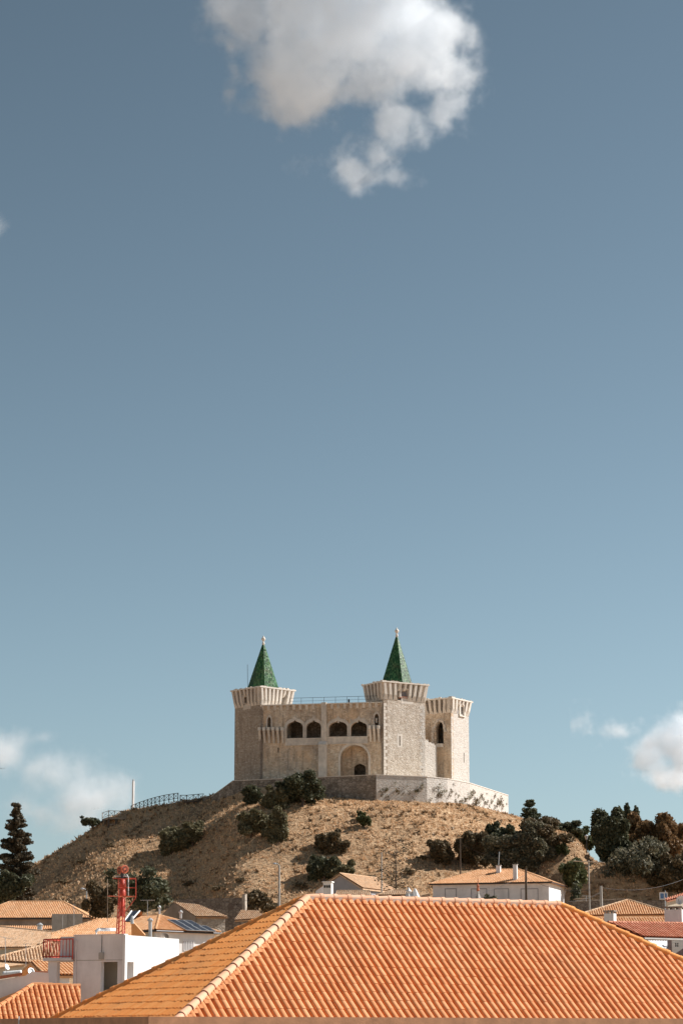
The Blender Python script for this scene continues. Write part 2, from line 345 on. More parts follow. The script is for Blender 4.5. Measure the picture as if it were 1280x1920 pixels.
def terrain():
    xs = np.concatenate([[-9000, -4000, -1800, -800, -400, -220, -150, -110], np.arange(-85, 86, 0.7), [110, 150, 220, 400, 800, 1800, 4000, 9000]])
    ys = np.concatenate([[-1500, -600, -250, -80, 0, 40, 70, 90, 110], np.arange(130, 300, 8.0), np.arange(300, 430, 0.7), np.arange(432, 520, 8), [560, 640, 800, 1100, 1600, 2500, 5000, 10000]])
    X, Y = np.meshgrid(xs, ys); Z = T(X, Y)
    V = np.stack([X.ravel(), Y.ravel(), Z.ravel()], 1); n = len(xs); m = len(ys)
    i = (np.arange(m - 1)[:, None] * n + np.arange(n - 1)[None]).ravel()
    F = np.stack([i, i + 1, i + n + 1, i + n], 1)
    mt, nt, b = nodes('dry_hillside', 0.95, 0.1); co = co_pos(nt)
    c1 = ramp(nt, noise(nt, scaled(nt, co, (1, 1, 2.2)), 0.9, 8, 0.75), [(0.30, (0.13, 0.078, 0.045)), (0.46, (0.44, 0.283, 0.165)), (0.60, (0.62, 0.425, 0.258)), (0.75, (0.72, 0.535, 0.355))])
    c2 = mix(nt, ramp(nt, noise(nt, co, 0.10, 5, 0.6), [(0.45, (0, 0, 0)), (0.7, (0.55, 0.55, 0.55))]), c1, (0.15, 0.10, 0.06))
    nt.links.new(c2, b.inputs['Base Color']); bump(nt, b, noise(nt, co, 2.2, 6, 0.7), 1.0, 0.35)
    o = mk_np('hill_terrain', V, F, mt, None, True); o['kind'] = 'structure'; return o
terrain()
def tufts(name, n, x0, x1, y0, y1, hgt, wid, blades, m, label, thin=None, lean=0.35):
    x = RNG.uniform(x0, x1, n); y = RNG.uniform(y0, y1, n)
    keep = fbm(x * 0.22 + 5, y * 0.22 + 3, 4) * 1.6 + 0.5 + RNG.uniform(-0.5, 0.5, n) > (thin or 0.35)
    r = np.sqrt((x + 3) ** 2 + ((y - 388) * np.where(y < 388, 1.15, 0.9)) ** 2)
    keep &= (r > 16) & (T(x, y) > 8)
    x = x[keep]; y = y[keep]; n = len(x); z = T(x, y)
    V = []; sz = RNG.uniform(0.55, 1.35, n)
    x = np.repeat(x, blades); y = np.repeat(y, blades); z = np.repeat(z, blades); sz = np.repeat(sz, blades); k = len(x)
    a = RNG.uniform(0, 2 * np.pi, k); h = hgt * sz * RNG.uniform(0.6, 1.2, k); wd = wid * sz * RNG.uniform(0.7, 1.3, k)
    bx = x + RNG.normal(0, 0.10, k) * sz; by = y + RNG.normal(0, 0.10, k) * sz
    tx = bx + h * lean * RNG.normal(0, 1, k) - 0.1 * h; ty = by + h * lean * RNG.normal(0, 1, k)
    ca, sa = np.cos(a) * wd, np.sin(a) * wd
    V = np.stack([np.stack([bx - ca, by - sa, z - 0.05], 1), np.stack([bx + ca, by + sa, z - 0.05], 1), np.stack([tx, ty, z + h], 1)], 1).reshape(-1, 3)
    o = mk_np(name, V, np.arange(len(V)).reshape(-1, 3), m); return tag(o, label, 'grass', kind='stuff')
straw = leaf_mat('dry_straw', (0.48, 0.30, 0.165), (0.72, 0.49, 0.29), (0.82, 0.615, 0.40), 0.5, 0.2)
scrub = leaf_mat('dry_scrub', (0.13, 0.085, 0.048), (0.26, 0.175, 0.10), (0.40, 0.28, 0.165), 0.5, 0.15)
tufts('dry_grass', 110000, -62, 48, 322, 402, 0.23, 0.075, 4, straw, 'short straw coloured dry grass covering the castle hill')
tufts('dry_scrub', 8000, -62, 60, 320, 400, 0.42, 0.15, 7, scrub, 'brownish low scrub scattered over the castle hill', 0.62, 0.6)
# ------------------------------------------------------------------ clay tile roofs
def plane_at(px, py, Y, az, pitch):             # roof plane through a seen point, falling towards heading az
    d = Vector((math.sin(R(az)) * math.cos(R(pitch)), -math.cos(R(az)) * math.cos(R(pitch)), -math.sin(R(pitch))))
    n = Vector((math.sin(R(az)) * math.sin(R(pitch)), -math.cos(R(az)) * math.sin(R(pitch)), math.cos(R(pitch))))
    return P(px, py, Y), d, n
def on_plane(pl, px, py):
    o, d, n = pl; r = ray(px, py); return r * (o.dot(n) / r.dot(n))
def profile(w, seg, lift, up=1.0):              # narrow channel, then a full barrel with steep sides
    pw = 0.24 * w; rr = (w - pw) / 2; pts = [(0, lift), (pw, lift)]
    for i in range(1, seg + 1):
        t = math.pi * (1 - i / seg); c = math.cos(t); pts.append((pw + rr + rr * math.copysign(abs(c) ** 0.85, c), lift + up * rr * 1.12 * max(0.0, math.sin(t)) ** 0.62))
    return pts
def tile_geo(w, L, seg, lift=0.016, lip=0.014, up=1.0):
    hi = profile(w, seg, 0.0); lo = profile(w, seg, lift, up); n = len(hi)
    V = [(x, 0, z) for x, z in hi] + [(x, L, z) for x, z in lo] + [(x, L, z) for x, z in lo] + [(x, L, z - lip - (0.010 + (up - 1) * (z - lift) / up if z > lift + 1e-6 else 0)) for x, z in lo]
    F = [(i, i + 1, n + i + 1, n + i) for i in range(n - 1)] + [(2 * n + i, 2 * n + i + 1, 3 * n + i + 1, 3 * n + i) for i in range(n - 1)]
    return np.array(V), F
def tile_grid(poly, d, n, w, ex):
    """cells of the tile grid that lie in a roof polygon: returns origin, axes and (i, j, wholly inside)"""
    a = d.cross(n); o = poly[0]
    q = [((p - o).dot(a), (p - o).dot(d)) for p in poly]
    x0 = min(x for x, _ in q); x1 = max(x for x, _ in q); y0 = min(y for _, y in q); y1 = max(y for _, y in q)
    area = sum(q[i][0] * q[(i + 1) % len(q)][1] - q[(i + 1) % len(q)][0] * q[i][1] for i in range(len(q)))
    s = 1 if area > 0 else -1; cells = []
    jmax = math.ceil((y1 - y0) / ex)
    for j in range(jmax):
        for i in range(math.floor((x1 - x0) / w) + 1):
            x = x0 + i * w; y = y1 - (j + 1) * ex
            mn = 1e9; allin = True
            best = -1e9
            for cx, cy in ((x, y), (x + w, y), (x, y + ex), (x + w, y + ex), (x + w / 2, y + ex / 2)):
                dd = min(s * ((q[(k + 1) % len(q)][0] - q[k][0]) * (cy - q[k][1]) - (q[(k + 1) % len(q)][1] - q[k][1]) * (cx - q[k][0])) /
                         max(1e-6, math.hypot(q[(k + 1) % len(q)][0] - q[k][0], q[(k + 1) % len(q)][1] - q[k][1])) for k in range(len(q)))
                best = max(best, dd); mn = min(mn, dd)
            if best > 0: cells.append((x, y, mn > -1e-3))
    return o, a, cells
def clip_to(me, poly, n):                       # cut a tile mesh along the roof polygon's edges
    bm = bmesh.new(); bm.from_mesh(me); c = sum(poly, Vector()) / len(poly)
    for k in range(len(poly)):
        p, q = poly[k], poly[(k + 1) % len(poly)]; e = (q - p)
        if e.length < 1e-5: continue
        pn = e.cross(n).normalized()
        if pn.dot(c - p) > 0: pn = -pn
        bmesh.ops.bisect_plane(bm, geom=bm.verts[:] + bm.edges[:] + bm.faces[:], plane_co=p + pn * 0.03, plane_no=pn, clear_outer=True)
    bm.to_mesh(me); bm.free()
def tiled(name, poly, d, n, m, parent, w=0.22, ex=0.36, seg=4, lift=0.016):  # a whole far slope of tiles as one part
    o, a, cells = tile_grid(poly, d, n, w, ex); TV, TF = tile_geo(w, ex * 1.1, seg, lift); V = []; F = []
    A, D, Nn, O = (np.array(q) for q in (a, d, n, o)); k = 0
    for x, y, full in cells:
        jit = random.uniform(-0.008, 0.008)
        V.append(O + (TV[:, :1] + x + jit) * A + (TV[:, 1:2] + y - ex * 0.08) * D + (TV[:, 2:] + 0.03) * Nn)
        F += [tuple(i + k for i in f) for f in TF]; k += len(TV)
    V = np.concatenate(V)
    ob = mk(name, V, F, m, parent, fix=False)
    inv = W[ob.name].inverted(); clip_to(ob.data, [inv @ p for p in poly], n)
    ob['kind'] = 'stuff'; return ob
def slab(name, poly, n, th, m, parent):         # the deck under the tiles
    V = list(poly) + [p - n * th for p in poly]; k = len(poly)
    F = [tuple(range(k)), tuple(range(k, 2 * k))[::-1]] + [(i, k + i, k + (i + 1) % k, (i + 1) % k) for i in range(k)]
    return mk(name, V, F, m, parent)
def ridge_run(a, b, m, parent, L=0.40, r=0.12, seg=8, collar=True, up=Vector((0, 0, 1)), name='ridge_tile', lift=0.0, joined=False):
    """overlapping half-round tiles from a to b (b is the lower end), one object each"""
    d = (b - a); n = max(1, round(d.length / L)); L = d.length / n; d.normalize(); s = d.cross(up).normalized(); u = s.cross(d).normalized()
    if u.z < 0: u = -u
    V = []; F = []
    prof = [(0.0, 0.86), (0.80, 1.0), (0.80, 1.08), (1.06, 1.11), (1.06, 0.98)] if collar else [(0.0, 0.9), (1.06, 1.08), (1.06, 0.96)]
    for t, k in prof:
        for i in range(seg + 1):
            g = math.pi * (-0.12 + 1.24 * i / seg); V.append((r * k * math.cos(g), t * L, r * k * math.sin(g) * 0.95))
    for i in range(len(prof) - 1):
        for j in range(seg): F.append((i * (seg + 1) + j, i * (seg + 1) + j + 1, (i + 1) * (seg + 1) + j + 1, (i + 1) * (seg + 1) + j))
    if joined:
        mb = MB()
        for i in range(n):
            p = a + d * (L * i); mb.add([p + s * v[0] + d * v[1] + u * (v[2] + lift) for v in V], F)
        o = mb.build(name, m, parent); return [o]
    me = mesh(name, V, F, m, False); out = []
    for i in range(n):
        p = a + d * (L * i) + u * lift; o = bpy.data.objects.new(name, me); jit = random.uniform(-0.02, 0.02)
        Mw = Matrix(((s.x, d.x, u.x, p.x), (s.y, d.y, u.y, p.y), (s.z, d.z, u.z, p.z), (0, 0, 0, 1))) @ Matrix.Rotation(jit, 4, 'Z')
        out.append(_link(o, Mw, parent))
    return out
# ------------------------------------------------------------------ foreground house with the big hipped roof
def bisect(f, a, b):
    fa = f(a)
    for _ in range(60):
        m = (a + b) / 2; fm = f(m)
        if (fm > 0) == (fa > 0): a, fa = m, fm
        else: b = m
    return (a + b) / 2
def foreground():
    th, pf, pl_ = R(28), R(38), R(30)
    er = Vector((math.cos(th), math.sin(th), 0)); fr = Vector((math.sin(th), -math.cos(th), 0)); lf = -er
    A = P(577, 1687, 68)
    Lr = bisect(lambda L: proj(A + er * L)[0] - 1046, 1, 20); B = A + er * Lr
    dh = fr / math.tan(pf) + lf / math.tan(pl_) - Vector((0, 0, 1))
    dr = fr / math.tan(pf) - lf / math.tan(pl_) - Vector((0, 0, 1))
    db = -fr / math.tan(pf) + lf / math.tan(pl_) - Vector((0, 0, 1))
    dbr = -fr / math.tan(pf) - lf / math.tan(pl_) - Vector((0, 0, 1))
    H = bisect(lambda h: proj(A + dh * h)[0] - 283, 0.5, 9)
    C1, C2, C3, C4 = A + dh * H, B + dr * H, B + dbr * H, A + db * H     # eave corners: front-left, front-right, back-right, back-left
    root = thing('hip_roof_house', (C1 + C2 + C3 + C4) / 4 + Vector((0, 0, -9)), 'near house with large orange clay tiled hip roof and brown parapet', 'house')
    nf = Vector((fr.x * math.sin(pf), fr.y * math.sin(pf), math.cos(pf))); df = Vector((fr.x * math.cos(pf), fr.y * math.cos(pf), -math.sin(pf)))
    nl = Vector((lf.x * math.sin(pl_), lf.y * math.sin(pl_), math.cos(pl_))); dl = Vector((lf.x * math.cos(pl_), lf.y * math.cos(pl_), -math.sin(pl_)))
    mb = MB()
    dn = Vector((0, 0, -0.05))
    mb.add([p + dn for p in (A, B, C1, C2, C3, C4)], [(0, 2, 3, 1), (0, 5, 2), (1, 3, 4), (0, 1, 4, 5), (2, 5, 4, 3)])
    roof = mb.build('roof', MAT['tile'], root)
    print('FG ridge', Lr, 'H', H, 'C1', proj(C1), 'C2', proj(C2), 'C4', proj(C4))
    w, ex = 0.212, 0.36
    TV, TF = tile_geo(w, ex * 1.12, 10, 0.012, 0.012)
    me = mesh('roof_tile', TV.tolist(), TF, MAT['tile'], True)
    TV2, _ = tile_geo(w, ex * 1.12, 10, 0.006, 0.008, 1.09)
    me2 = mesh('roof_tile', TV2.tolist(), TF, MAT['tile_lightened'], True)
    cand = []; rest = {0: [], 1: []}
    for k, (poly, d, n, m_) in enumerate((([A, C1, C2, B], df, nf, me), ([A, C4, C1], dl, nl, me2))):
        o, a, cells = tile_grid(poly, d, n, w, ex)
        for x, y, full in cells:
            p = o + a * (x + random.gauss(0, .003)) + d * (y - ex * 0.1 + random.gauss(0, .006)) + n * (0.012 + random.gauss(0, .0025))
            c = p + a * w / 2 + d * ex / 2; q = proj(c)
            Mw = Matrix(((a.x, d.x, n.x, p.x), (a.y, d.y, n.y, p.y), (a.z, d.z, n.z, p.z), (0, 0, 0, 1))) @ Matrix.Rotation(random.gauss(0, 0.008), 4, 'Z')
            if full and k == 0 and 15 < q[0] < 1265 and q[1] < 1896: cand.append((-q[1], Mw))
            else: rest[k].append(Mw)
    cand.sort(key=lambda t: t[0])
    for s, Mw in cand[:295]: _link(bpy.data.objects.new('roof_tile', me), Mw, roof)
    rest[0] += [c[1] for c in cand[295:]]
    for k, (poly, n, m_) in enumerate((([A, C1, C2, B], nf, MAT['tile']), ([A, C4, C1], nl, MAT['tile_lightened']))):
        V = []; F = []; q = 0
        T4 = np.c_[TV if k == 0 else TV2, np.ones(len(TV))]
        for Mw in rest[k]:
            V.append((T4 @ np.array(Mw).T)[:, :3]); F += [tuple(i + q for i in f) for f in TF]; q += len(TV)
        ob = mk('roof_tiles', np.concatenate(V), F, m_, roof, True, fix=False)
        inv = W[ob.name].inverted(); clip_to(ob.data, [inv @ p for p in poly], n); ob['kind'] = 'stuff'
    ridge_run(A, B, MAT['ridge'], roof, 0.43, 0.118, 12, lift=0.06)
    ridge_run(A, C1, MAT['ridge'], roof, 0.43, 0.118, 12, lift=0.07)
    ridge_run(A, C4, MAT['tile_lightened'], roof, 0.43, 0.118, 12, lift=0.07)
    ridge_run(B, C2, MAT['tile_lightened'], roof, 0.43, 0.118, 12, lift=0.07)
    # lime mortar bedding under the ridge and hips, with the rough lumps that close each channel
    mb = MB()
    for a_, b_, s_ in ((A, B, 0.11), (A, C1, 0.09), (B, C2, 0.09)):
        d = (b_ - a_).normalized(); s = d.cross(Vector((0, 0, 1))).normalized(); u = s.cross(d)
        if u.z < 0: u = -u
        mb.hull8([a_ - s * s_ - u * .03, a_ + s * s_ - u * .03, a_ + s * s_ + u * .09, a_ - s * s_ + u * .09], [b_ - s * s_ - u * .03, b_ + s * s_ - u * .03, b_ + s * s_ + u * .09, b_ - s * s_ + u * .09])
    mb.build('mortar_bed', MAT['mortar'], roof)
    me3 = mesh('end_plug', *(lambda m: (m.V, m.F))(MB().hull8([(-.06, -.08, -.02), (.06, -.08, -.02), (.06, .06, -.02), (-.06, .06, -.02)], [(-.05, -.06, .09), (.05, -.06, .09), (.055, .075, .075), (-.055, .075, .075)])), MAT['tile'])
    a = df.cross(nf)
    for i in range(int(Lr / w)):
        p = B + a * (w * (i + 0.55)) + df * 0.19 + nf * 0.03
        _link(bpy.data.objects.new('end_plug', me3), Matrix(((a.x, df.x, nf.x, p.x), (a.y, df.y, nf.y, p.y), (a.z, df.z, nf.z, p.z), (0, 0, 0, 1))), roof)
    for top, hip, sg in ((A, dh, 1), (B, dr, -1)):
        hu = hip.normalized(); step = w / abs(hu.dot(a)); k = 1
        sd = (a * -sg - hu * hu.dot(a * -sg)).normalized()
        while k * step < hip.length * H and k < 60:
            p = top + hu * (k * step) + sd * 0.15 + nf * 0.025
            _link(bpy.data.objects.new('end_plug', me3), Matrix(((a.x, df.x, nf.x, p.x), (a.y, df.y, nf.y, p.y), (a.z, df.z, nf.z, p.z), (0, 0, 0, 1))) @ Matrix.Rotation(random.uniform(-.15, .15), 4, 'Z'), roof); k += 1
    # parapet: hides the eaves, corner seen at photo (271, 1906)
    zt = (P(271, 1906, 1.0) * C1.y).z
    out = 0.12
    c1 = C1 + fr * out + lf * out; zt = P(271, 1906, c1.y).z
    Lf = (C2 - C1).length + 2; Ll = (C4 - C1).length + 6
    th_ = 0.22
    MF = frame((c1.x, c1.y, zt), th); ML = frame(tuple(c1 - fr * Ll)[:2] + (zt,), th - R(90))
    wall('parapet', rect(0, -10, Lf, 0), [], th_, MF, MAT['parapet'], root)
    wall('parapet', rect(0, -10, Ll, 0), [], th_, ML @ Matrix.Translation((0, 0, -0.003)), MAT['parapet'], root)
    mb = MB(); mb.box((0, 0, 0), (0.05, 0.03, 0.22)); V = [ML @ Vector((onwall(ML, 38, 1913)[0] + x * 0.35 * (1 if i < 8 else -1), y - .05, 0.03 + z)) for i, (x, z, y) in enumerate(MB().box((.0, 0, 0), (.1, .03, .22)).V)]
    mk('bracket', V, [(3, 2, 1, 0), (4, 5, 6, 7), (0, 1, 5, 4), (1, 2, 6, 5), (2, 3, 7, 6), (3, 0, 4, 7)], MAT['white'], root)
    wall('wall', rect(0, -10, (C3 - C2).length, -0.8), [], 0.2, frame((C2.x, C2.y, zt), th + R(90)), MAT['parapet'], root)
    wall('wall', rect(0, -10, Lf, -0.8), [], 0.2, frame((C3.x, C3.y, zt), th + R(180)), MAT['parapet'], root)
foreground()
# ------------------------------------------------------------------ castle
ZB = P(705, 1456, 373).z - 0.5                   # courtyard level at the castle's foot
castle = thing('castle', (4, 388, ZB), 'pale stone castle with two green tiled spires on the hilltop', 'castle')
def corbel(M, u0, u1, v0, v1, wb, wt, dep, m, parent, name='corbel'):
    """bracket: foot at (u0, v0) merging into the wall, head at (u1, v1) standing dep out"""
    q = lambda u, v, z: M @ Vector((u, v, z))
    vm = v0 + .30 * (v1 - v0); um = u0 + .30 * (u1 - u0); dm = dep * .58
    row = lambda u, v, w_, z: [q(u - w_ / 2, v, -.92), q(u + w_ / 2, v, -.92), q(u + w_ / 2, v, z), q(u - w_ / 2, v, z)]
    V = row(u0, v0, wb, .03) + row(um, vm, wt * 1.08, dm) + row(u1, v1, wt, dep)
    F = [(3, 2, 1, 0), (8, 9, 10, 11)] + [(a + i, a + (i + 1) % 4, a + 4 + (i + 1) % 4, a + 4 + i) for a in (0, 4) for i in range(4)]
    return mk(name, V, F, m, parent)
def tower(C0, phi, ss, zt, z0, hc, ov, nA, nB, mA, mB_, mcA, mcB, winA, winB, skipA, skipB):
    """square tower; C0 = corner nearest the camera, face B to its right with heading phi, face A to its left"""
    s, sA = ss if isinstance(ss, tuple) else (ss, ss)
    phA = phi - R(90); uB = Vector((math.cos(phi), math.sin(phi), 0)); uA = Vector((math.cos(phA), math.sin(phA), 0))
    FB = frame((C0.x, C0.y, z0), phi); FA = frame(((C0 - uA * sA).x, (C0 - uA * sA).y, z0), phA)
    FC = frame(((C0 + uB * s).x, (C0 + uB * s).y, z0), phi + R(90)); FD = frame(((C0 + uB * s - uA * sA).x, (C0 + uB * s - uA * sA).y, z0), phi + R(180))
    h = zt - z0 - 0.2; th = 0.7
    h1 = h - hc * .97; sb = .9
    low = lambda ws, F_: [p for p in (f(F_) for f in ws) if max(y for _, y in p) < h1]
    high = lambda ws, F_: [p for p in (f(F_ @ Matrix.Translation((0, 0, -sb))) for f in ws) if max(y for _, y in p) >= h1]
    for F_, a_, b_, m_, ws in ((FA, 0, sA, mA, winA), (FB, th, s, mB_, winB), (FC, th, sA, MAT['stone'], []), (FD, th, s - th, MAT['stone'], [])):
        wall('tower_wall', rect(a_, 0, b_, h1), low(ws, F_), th, F_, m_, castle)
        wall('parapet_wall', rect(sb + (.35 if a_ else 0), h1 - .3, (sA if F_ in (FA, FC) else s) - sb - (.35 if F_ is FD else 0), h), [[(x, max(y, h1 - .25)) for x, y in p] for p in high(ws, F_)], .35, F_ @ Matrix.Translation((0, 0, -sb)), m_, castle)
    sB = s
    for Fm, n, mc, skip in ((FA, nA, mcA, skipA), (FB, nB, mcB, skipB), (FC, nA, mcB, []), (FD, nB, mcA, [])):
        s = sA if Fm in (FA, FC) else sB
        for i in range(n):
            f = (i + 0.5) / n; wb = 0.93 * s / n; wt = 0.42 * (s + 2 * ov) / n
            v0 = h - hc
            if i in skip: v0 = h - 0.42 * hc
            u0 = f * s if i not in skip else -ov * .5 + f * (s + ov)
            corbel(Fm, u0, -ov + f * (s + 2 * ov), v0, h, wb if i not in skip else wb * .6, wt, ov, mc, castle)
    s = sB; c = C0 + uB * (s / 2) - uA * (sA / 2)
    e = s / 2 + ov + 0.04; eA = sA / 2 + ov + 0.04
    P4 = [((c + uB * sx * e + uA * sy * eA).x, (c + uB * sx * e + uA * sy * eA).y) for sx, sy in ((-1, -1), (1, -1), (1, 1), (-1, 1))]
    MB().prism(P4, zt - 0.2, zt).build('coping', MAT['ashlar'], castle)
    # weathered stubs of the broken battlement
    mb = MB()
    for k in range(34):
        side = k % 4; t = RNG.uniform(-1, 1); a_, b_ = [(t, -1), (1, t), (t, 1), (-1, t)][side]
        p = c + uB * a_ * (e - .15) + uA * b_ * (eA - .15); hh = RNG.uniform(.04, .16)
        mb.box((p.x, p.y, zt + hh / 2 - .01), (RNG.uniform(.2, .6), RNG.uniform(.15, .3), hh), phi + (0 if side % 2 == 0 else R(90)) + RNG.uniform(-.2, .2))
    mb.build('battlement_stub', MAT['ashlar_dull'], castle)
    return FA, FB, c
def pxarch(x0, x1, yb, ys, yt, **k):
    def f(M):
        a = onwall(M, x0, yb); b = onwall(M, x1, yb); s_ = onwall(M, (x0 + x1) / 2, ys)[1]; t = onwall(M, (x0 + x1) / 2, yt)[1]; y0 = onwall(M, (x0 + x1) / 2, yb)[1]
        return arch(a[0], b[0], y0, s_, t, **k)
    return f
def pxrect(x0, y0, x1, y1): return lambda M: rect(*px_wall_rect(M, x0, y0, x1, y1))
def window_fill(M, x0, y0, x1, y1, depth, m, name='window_recess'):      # dark chamber behind an opening
    a = px_wall_rect(M, x0 - 3, y0 - 3, x1 + 3, y1 + 3)
    return wall(name, rect(*a), [], 0.05, M @ Matrix.Translation((0, 0, -depth)), m, castle)
CL = P(488, 1400, 384); CRt = P(719, 1400, 380); CBk = P(845.5, 1400, 387)
ztL = P(489, 1287, CL.y).z; ztR = P(717, 1277, CRt.y).z; ztK = P(845, 1308, CBk.y).z
pL, pR, pK = R(42), R(32), R(57)
FA_L, FB_L, cL = tower(CL, pL, 6.35, ztL, ZB, 2.7, .52, 8, 9, MAT['stone_shaded'], MAT['stone'], MAT['ashlar_dull'], MAT['ashlar'],
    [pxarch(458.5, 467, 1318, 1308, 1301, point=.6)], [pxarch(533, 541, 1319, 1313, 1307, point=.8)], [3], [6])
FA_R, FB_R, cR = tower(CRt, pR, (7.75, 5.0), ztR, ZB, 2.65, .52, 6, 9, MAT['stone_shaded'], MAT['stone'], MAT['ashlar_dull'], MAT['ashlar'],
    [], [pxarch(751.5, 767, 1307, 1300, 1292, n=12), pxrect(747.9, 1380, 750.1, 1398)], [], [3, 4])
FA_K, FB_K, cK = tower(CBk, pK, 5.6, ztK, ZB - 1.5, 2.2, .5, 7, 6, MAT['stone_warm'], MAT['pale_stone'], MAT['ashlar_dull'], MAT['ashlar'],
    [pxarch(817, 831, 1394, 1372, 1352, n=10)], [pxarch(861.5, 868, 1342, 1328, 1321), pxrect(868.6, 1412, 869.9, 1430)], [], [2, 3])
# chambers and infill behind the openings
wall('window_infill', pxarch(750, 768, 1308.5, 1300, 1291, n=12)(FB_R), [], .06, FB_R @ Matrix.Translation((0, 0, -.45)), MAT['grey'], castle)
wall('window_sill', rect(*px_wall_rect(FB_R, 750, 1306.5, 769, 1308.5)), [], .6, FB_R @ Matrix.Translation((0, 0, .04)), plain('red_brick_sill', (.5, .2, .12)), castle)
wall('apron', rect(*px_wall_rect(FB_R, 752, 1309, 774, 1319)), [], .1, FB_R @ Matrix.Translation((0, 0, .012)), MAT['ashlar'], castle)
wall('slit_frame', rect(*px_wall_rect(FB_R, 744, 1376, 754, 1401)), [rect(*px_wall_rect(FB_R, 747.9, 1380, 750.1, 1398))], .08, FB_R @ Matrix.Translation((0, 0, .012)), MAT['ashlar'], castle)
wall('apron', rect(*px_wall_rect(FA_L, 456, 1319, 470, 1331)), [], .1, FA_L @ Matrix.Translation((0, 0, .03)), MAT['ashlar_dull'], castle)
wall('window_frame', pxarch(456, 469.5, 1319, 1308, 1297, point=.6)(FA_L), [pxarch(458.5, 467, 1318, 1308, 1301, point=.6)(FA_L)], .2, FA_L @ Matrix.Translation((0, 0, .16)), MAT['ashlar_dull'], castle)
wall('window_frame', pxarch(749.5, 769.5, 1308, 1300, 1289.5, n=12)(FB_R), [pxarch(751.5, 767, 1307, 1300, 1292, n=12)(FB_R)], .6, FB_R @ Matrix.Translation((0, 0, .06)), MAT['ashlar'], castle)
wall('window_frame', pxarch(859.5, 870, 1344, 1328, 1318)(FB_K), [pxarch(861.5, 868, 1342, 1328, 1321)(FB_K)], .3, FB_K @ Matrix.Translation((0, 0, .2)), MAT['ashlar'], castle)
wall('window_infill', pxarch(860, 869.5, 1343, 1328, 1319.5)(FB_K), [], .06, FB_K @ Matrix.Translation((0, 0, -.3)), MAT['grey'], castle)
# pale dressed quoins up the tower corners
def quoins(M, u, sgn, v0, v1, m, big=.75, small=.42, hh=.52):
    v = v0; k = 0; mes = {}
    while v + hh < v1:
        L = (big if k % 2 else small) * random.uniform(.9, 1.15); x0, x1 = (u, u + L) if sgn > 0 else (u - L, u)
        wall('quoin', rect(x0, v + .03, x1, v + hh - .02), [], .1, M @ Matrix.Translation((0, 0, .012)), m, castle); v += hh; k += 1
hR = ztR - ZB
quoins(FB_R, 7.75 - .01, -1, .2, hR - 2.95, MAT['pale_stone'], .95, .6)
quoins(FB_R, .01, 1, .2, hR - 2.95, MAT['ashlar'], .6, .35)
quoins(FB_K, .01, 1, .5, ztK - ZB - 1.2, MAT['pale_stone'], .55, .35)
# facade wing between the towers
F0 = CL + Vector((math.cos(pL), math.sin(pL), 0)) * 0.55
pF = -R(11.5)
MFc = frame((F0.x, F0.y, ZB), pF)
uE = onwall(MFc, 719, 1400)[0]
vT = onwall(MFc, 600, 1321)[1]
loggia = [(537.5, 568, 1384), (574, 602, 1384), (616.5, 651, 1381), (657.5, 688, 1381)]
ogs = [pxarch(a, b, yb, 1364, 1350, n=24, ogee=.22) for a, b, yb in loggia]
small = [pxarch(501.5, 508, 1364, 1352, 1344.5), pxarch(702, 710, 1360, 1346, 1338.5)]
slits = [pxrect(520.7, 1402, 522.8, 1411)]
gate = pxarch(638, 690.5, 1462, 1421, 1397, n=20)
wall('facade_wall', rect(0, 0, uE, vT), [f(MFc) for f in ogs + small + slits] + [gate(MFc)], .7, MFc, MAT['stone_warm'], castle)
for (a, b, yb), og in zip(loggia, ogs):
    wall('arch_frame', pxarch(a - 4, b + 4, yb, 1362, 1342, n=24, ogee=.25)(MFc), [[(x, y + (0.001 if i > 1 else .02)) for i, (x, y) in enumerate(og(MFc))]], .2, MFc @ Matrix.Translation((0, 0, .10)), MAT['ashlar_dull'], castle)
for q, (x0, x1, yb, ys, yt) in zip(small, ((499, 510.5, 1366, 1352, 1340.5), (699.5, 712.5, 1362, 1346, 1334))):
    wall('window_frame', pxarch(x0, x1, yb, ys, yt)(MFc), [q(MFc)], .2, MFc @ Matrix.Translation((0, 0, .07)), MAT['ashlar_dull'], castle)
wall('gate_frame', pxarch(634, 694.5, 1461, 1421, 1392, n=20)(MFc), [[(x, y + (.05 if i < 2 else 0)) for i, (x, y) in enumerate(gate(MFc))]], .25, MFc @ Matrix.Translation((0, 0, .08)), MAT['ashlar_dull'], castle)
wall('gate_vault', pxarch(632, 696, 1462, 1421, 1390, n=20)(MFc), [[(x * 1.0, y + (.02 if i < 2 else 0)) for i, (x, y) in enumerate(gate(MFc))]], 1.7, MFc @ Matrix.Translation((0, 0, -.705)), MAT['stone_warm'], castle)
door = pxarch(663.5, 686, 1462, 1442, 1431, n=12, point=.9)
MBk = MFc @ Matrix.Translation((0, 0, -2.4))
wall('gate_back_wall', pxarch(630, 698, 1463, 1421, 1388, n=20)(MFc), [pxarch(663.5, 685, 1462, 1442, 1432, n=12, point=.9)(MBk)], .4, MBk, MAT['stone_warm'], castle)
for x in (683, 688):
    MB().box(tuple(MFc @ Vector((onwall(MFc, x - 5, 1450)[0], .55, -1.2))), (.16, .16, 1.1), pF).build('bollard', MAT['ashlar'], castle)
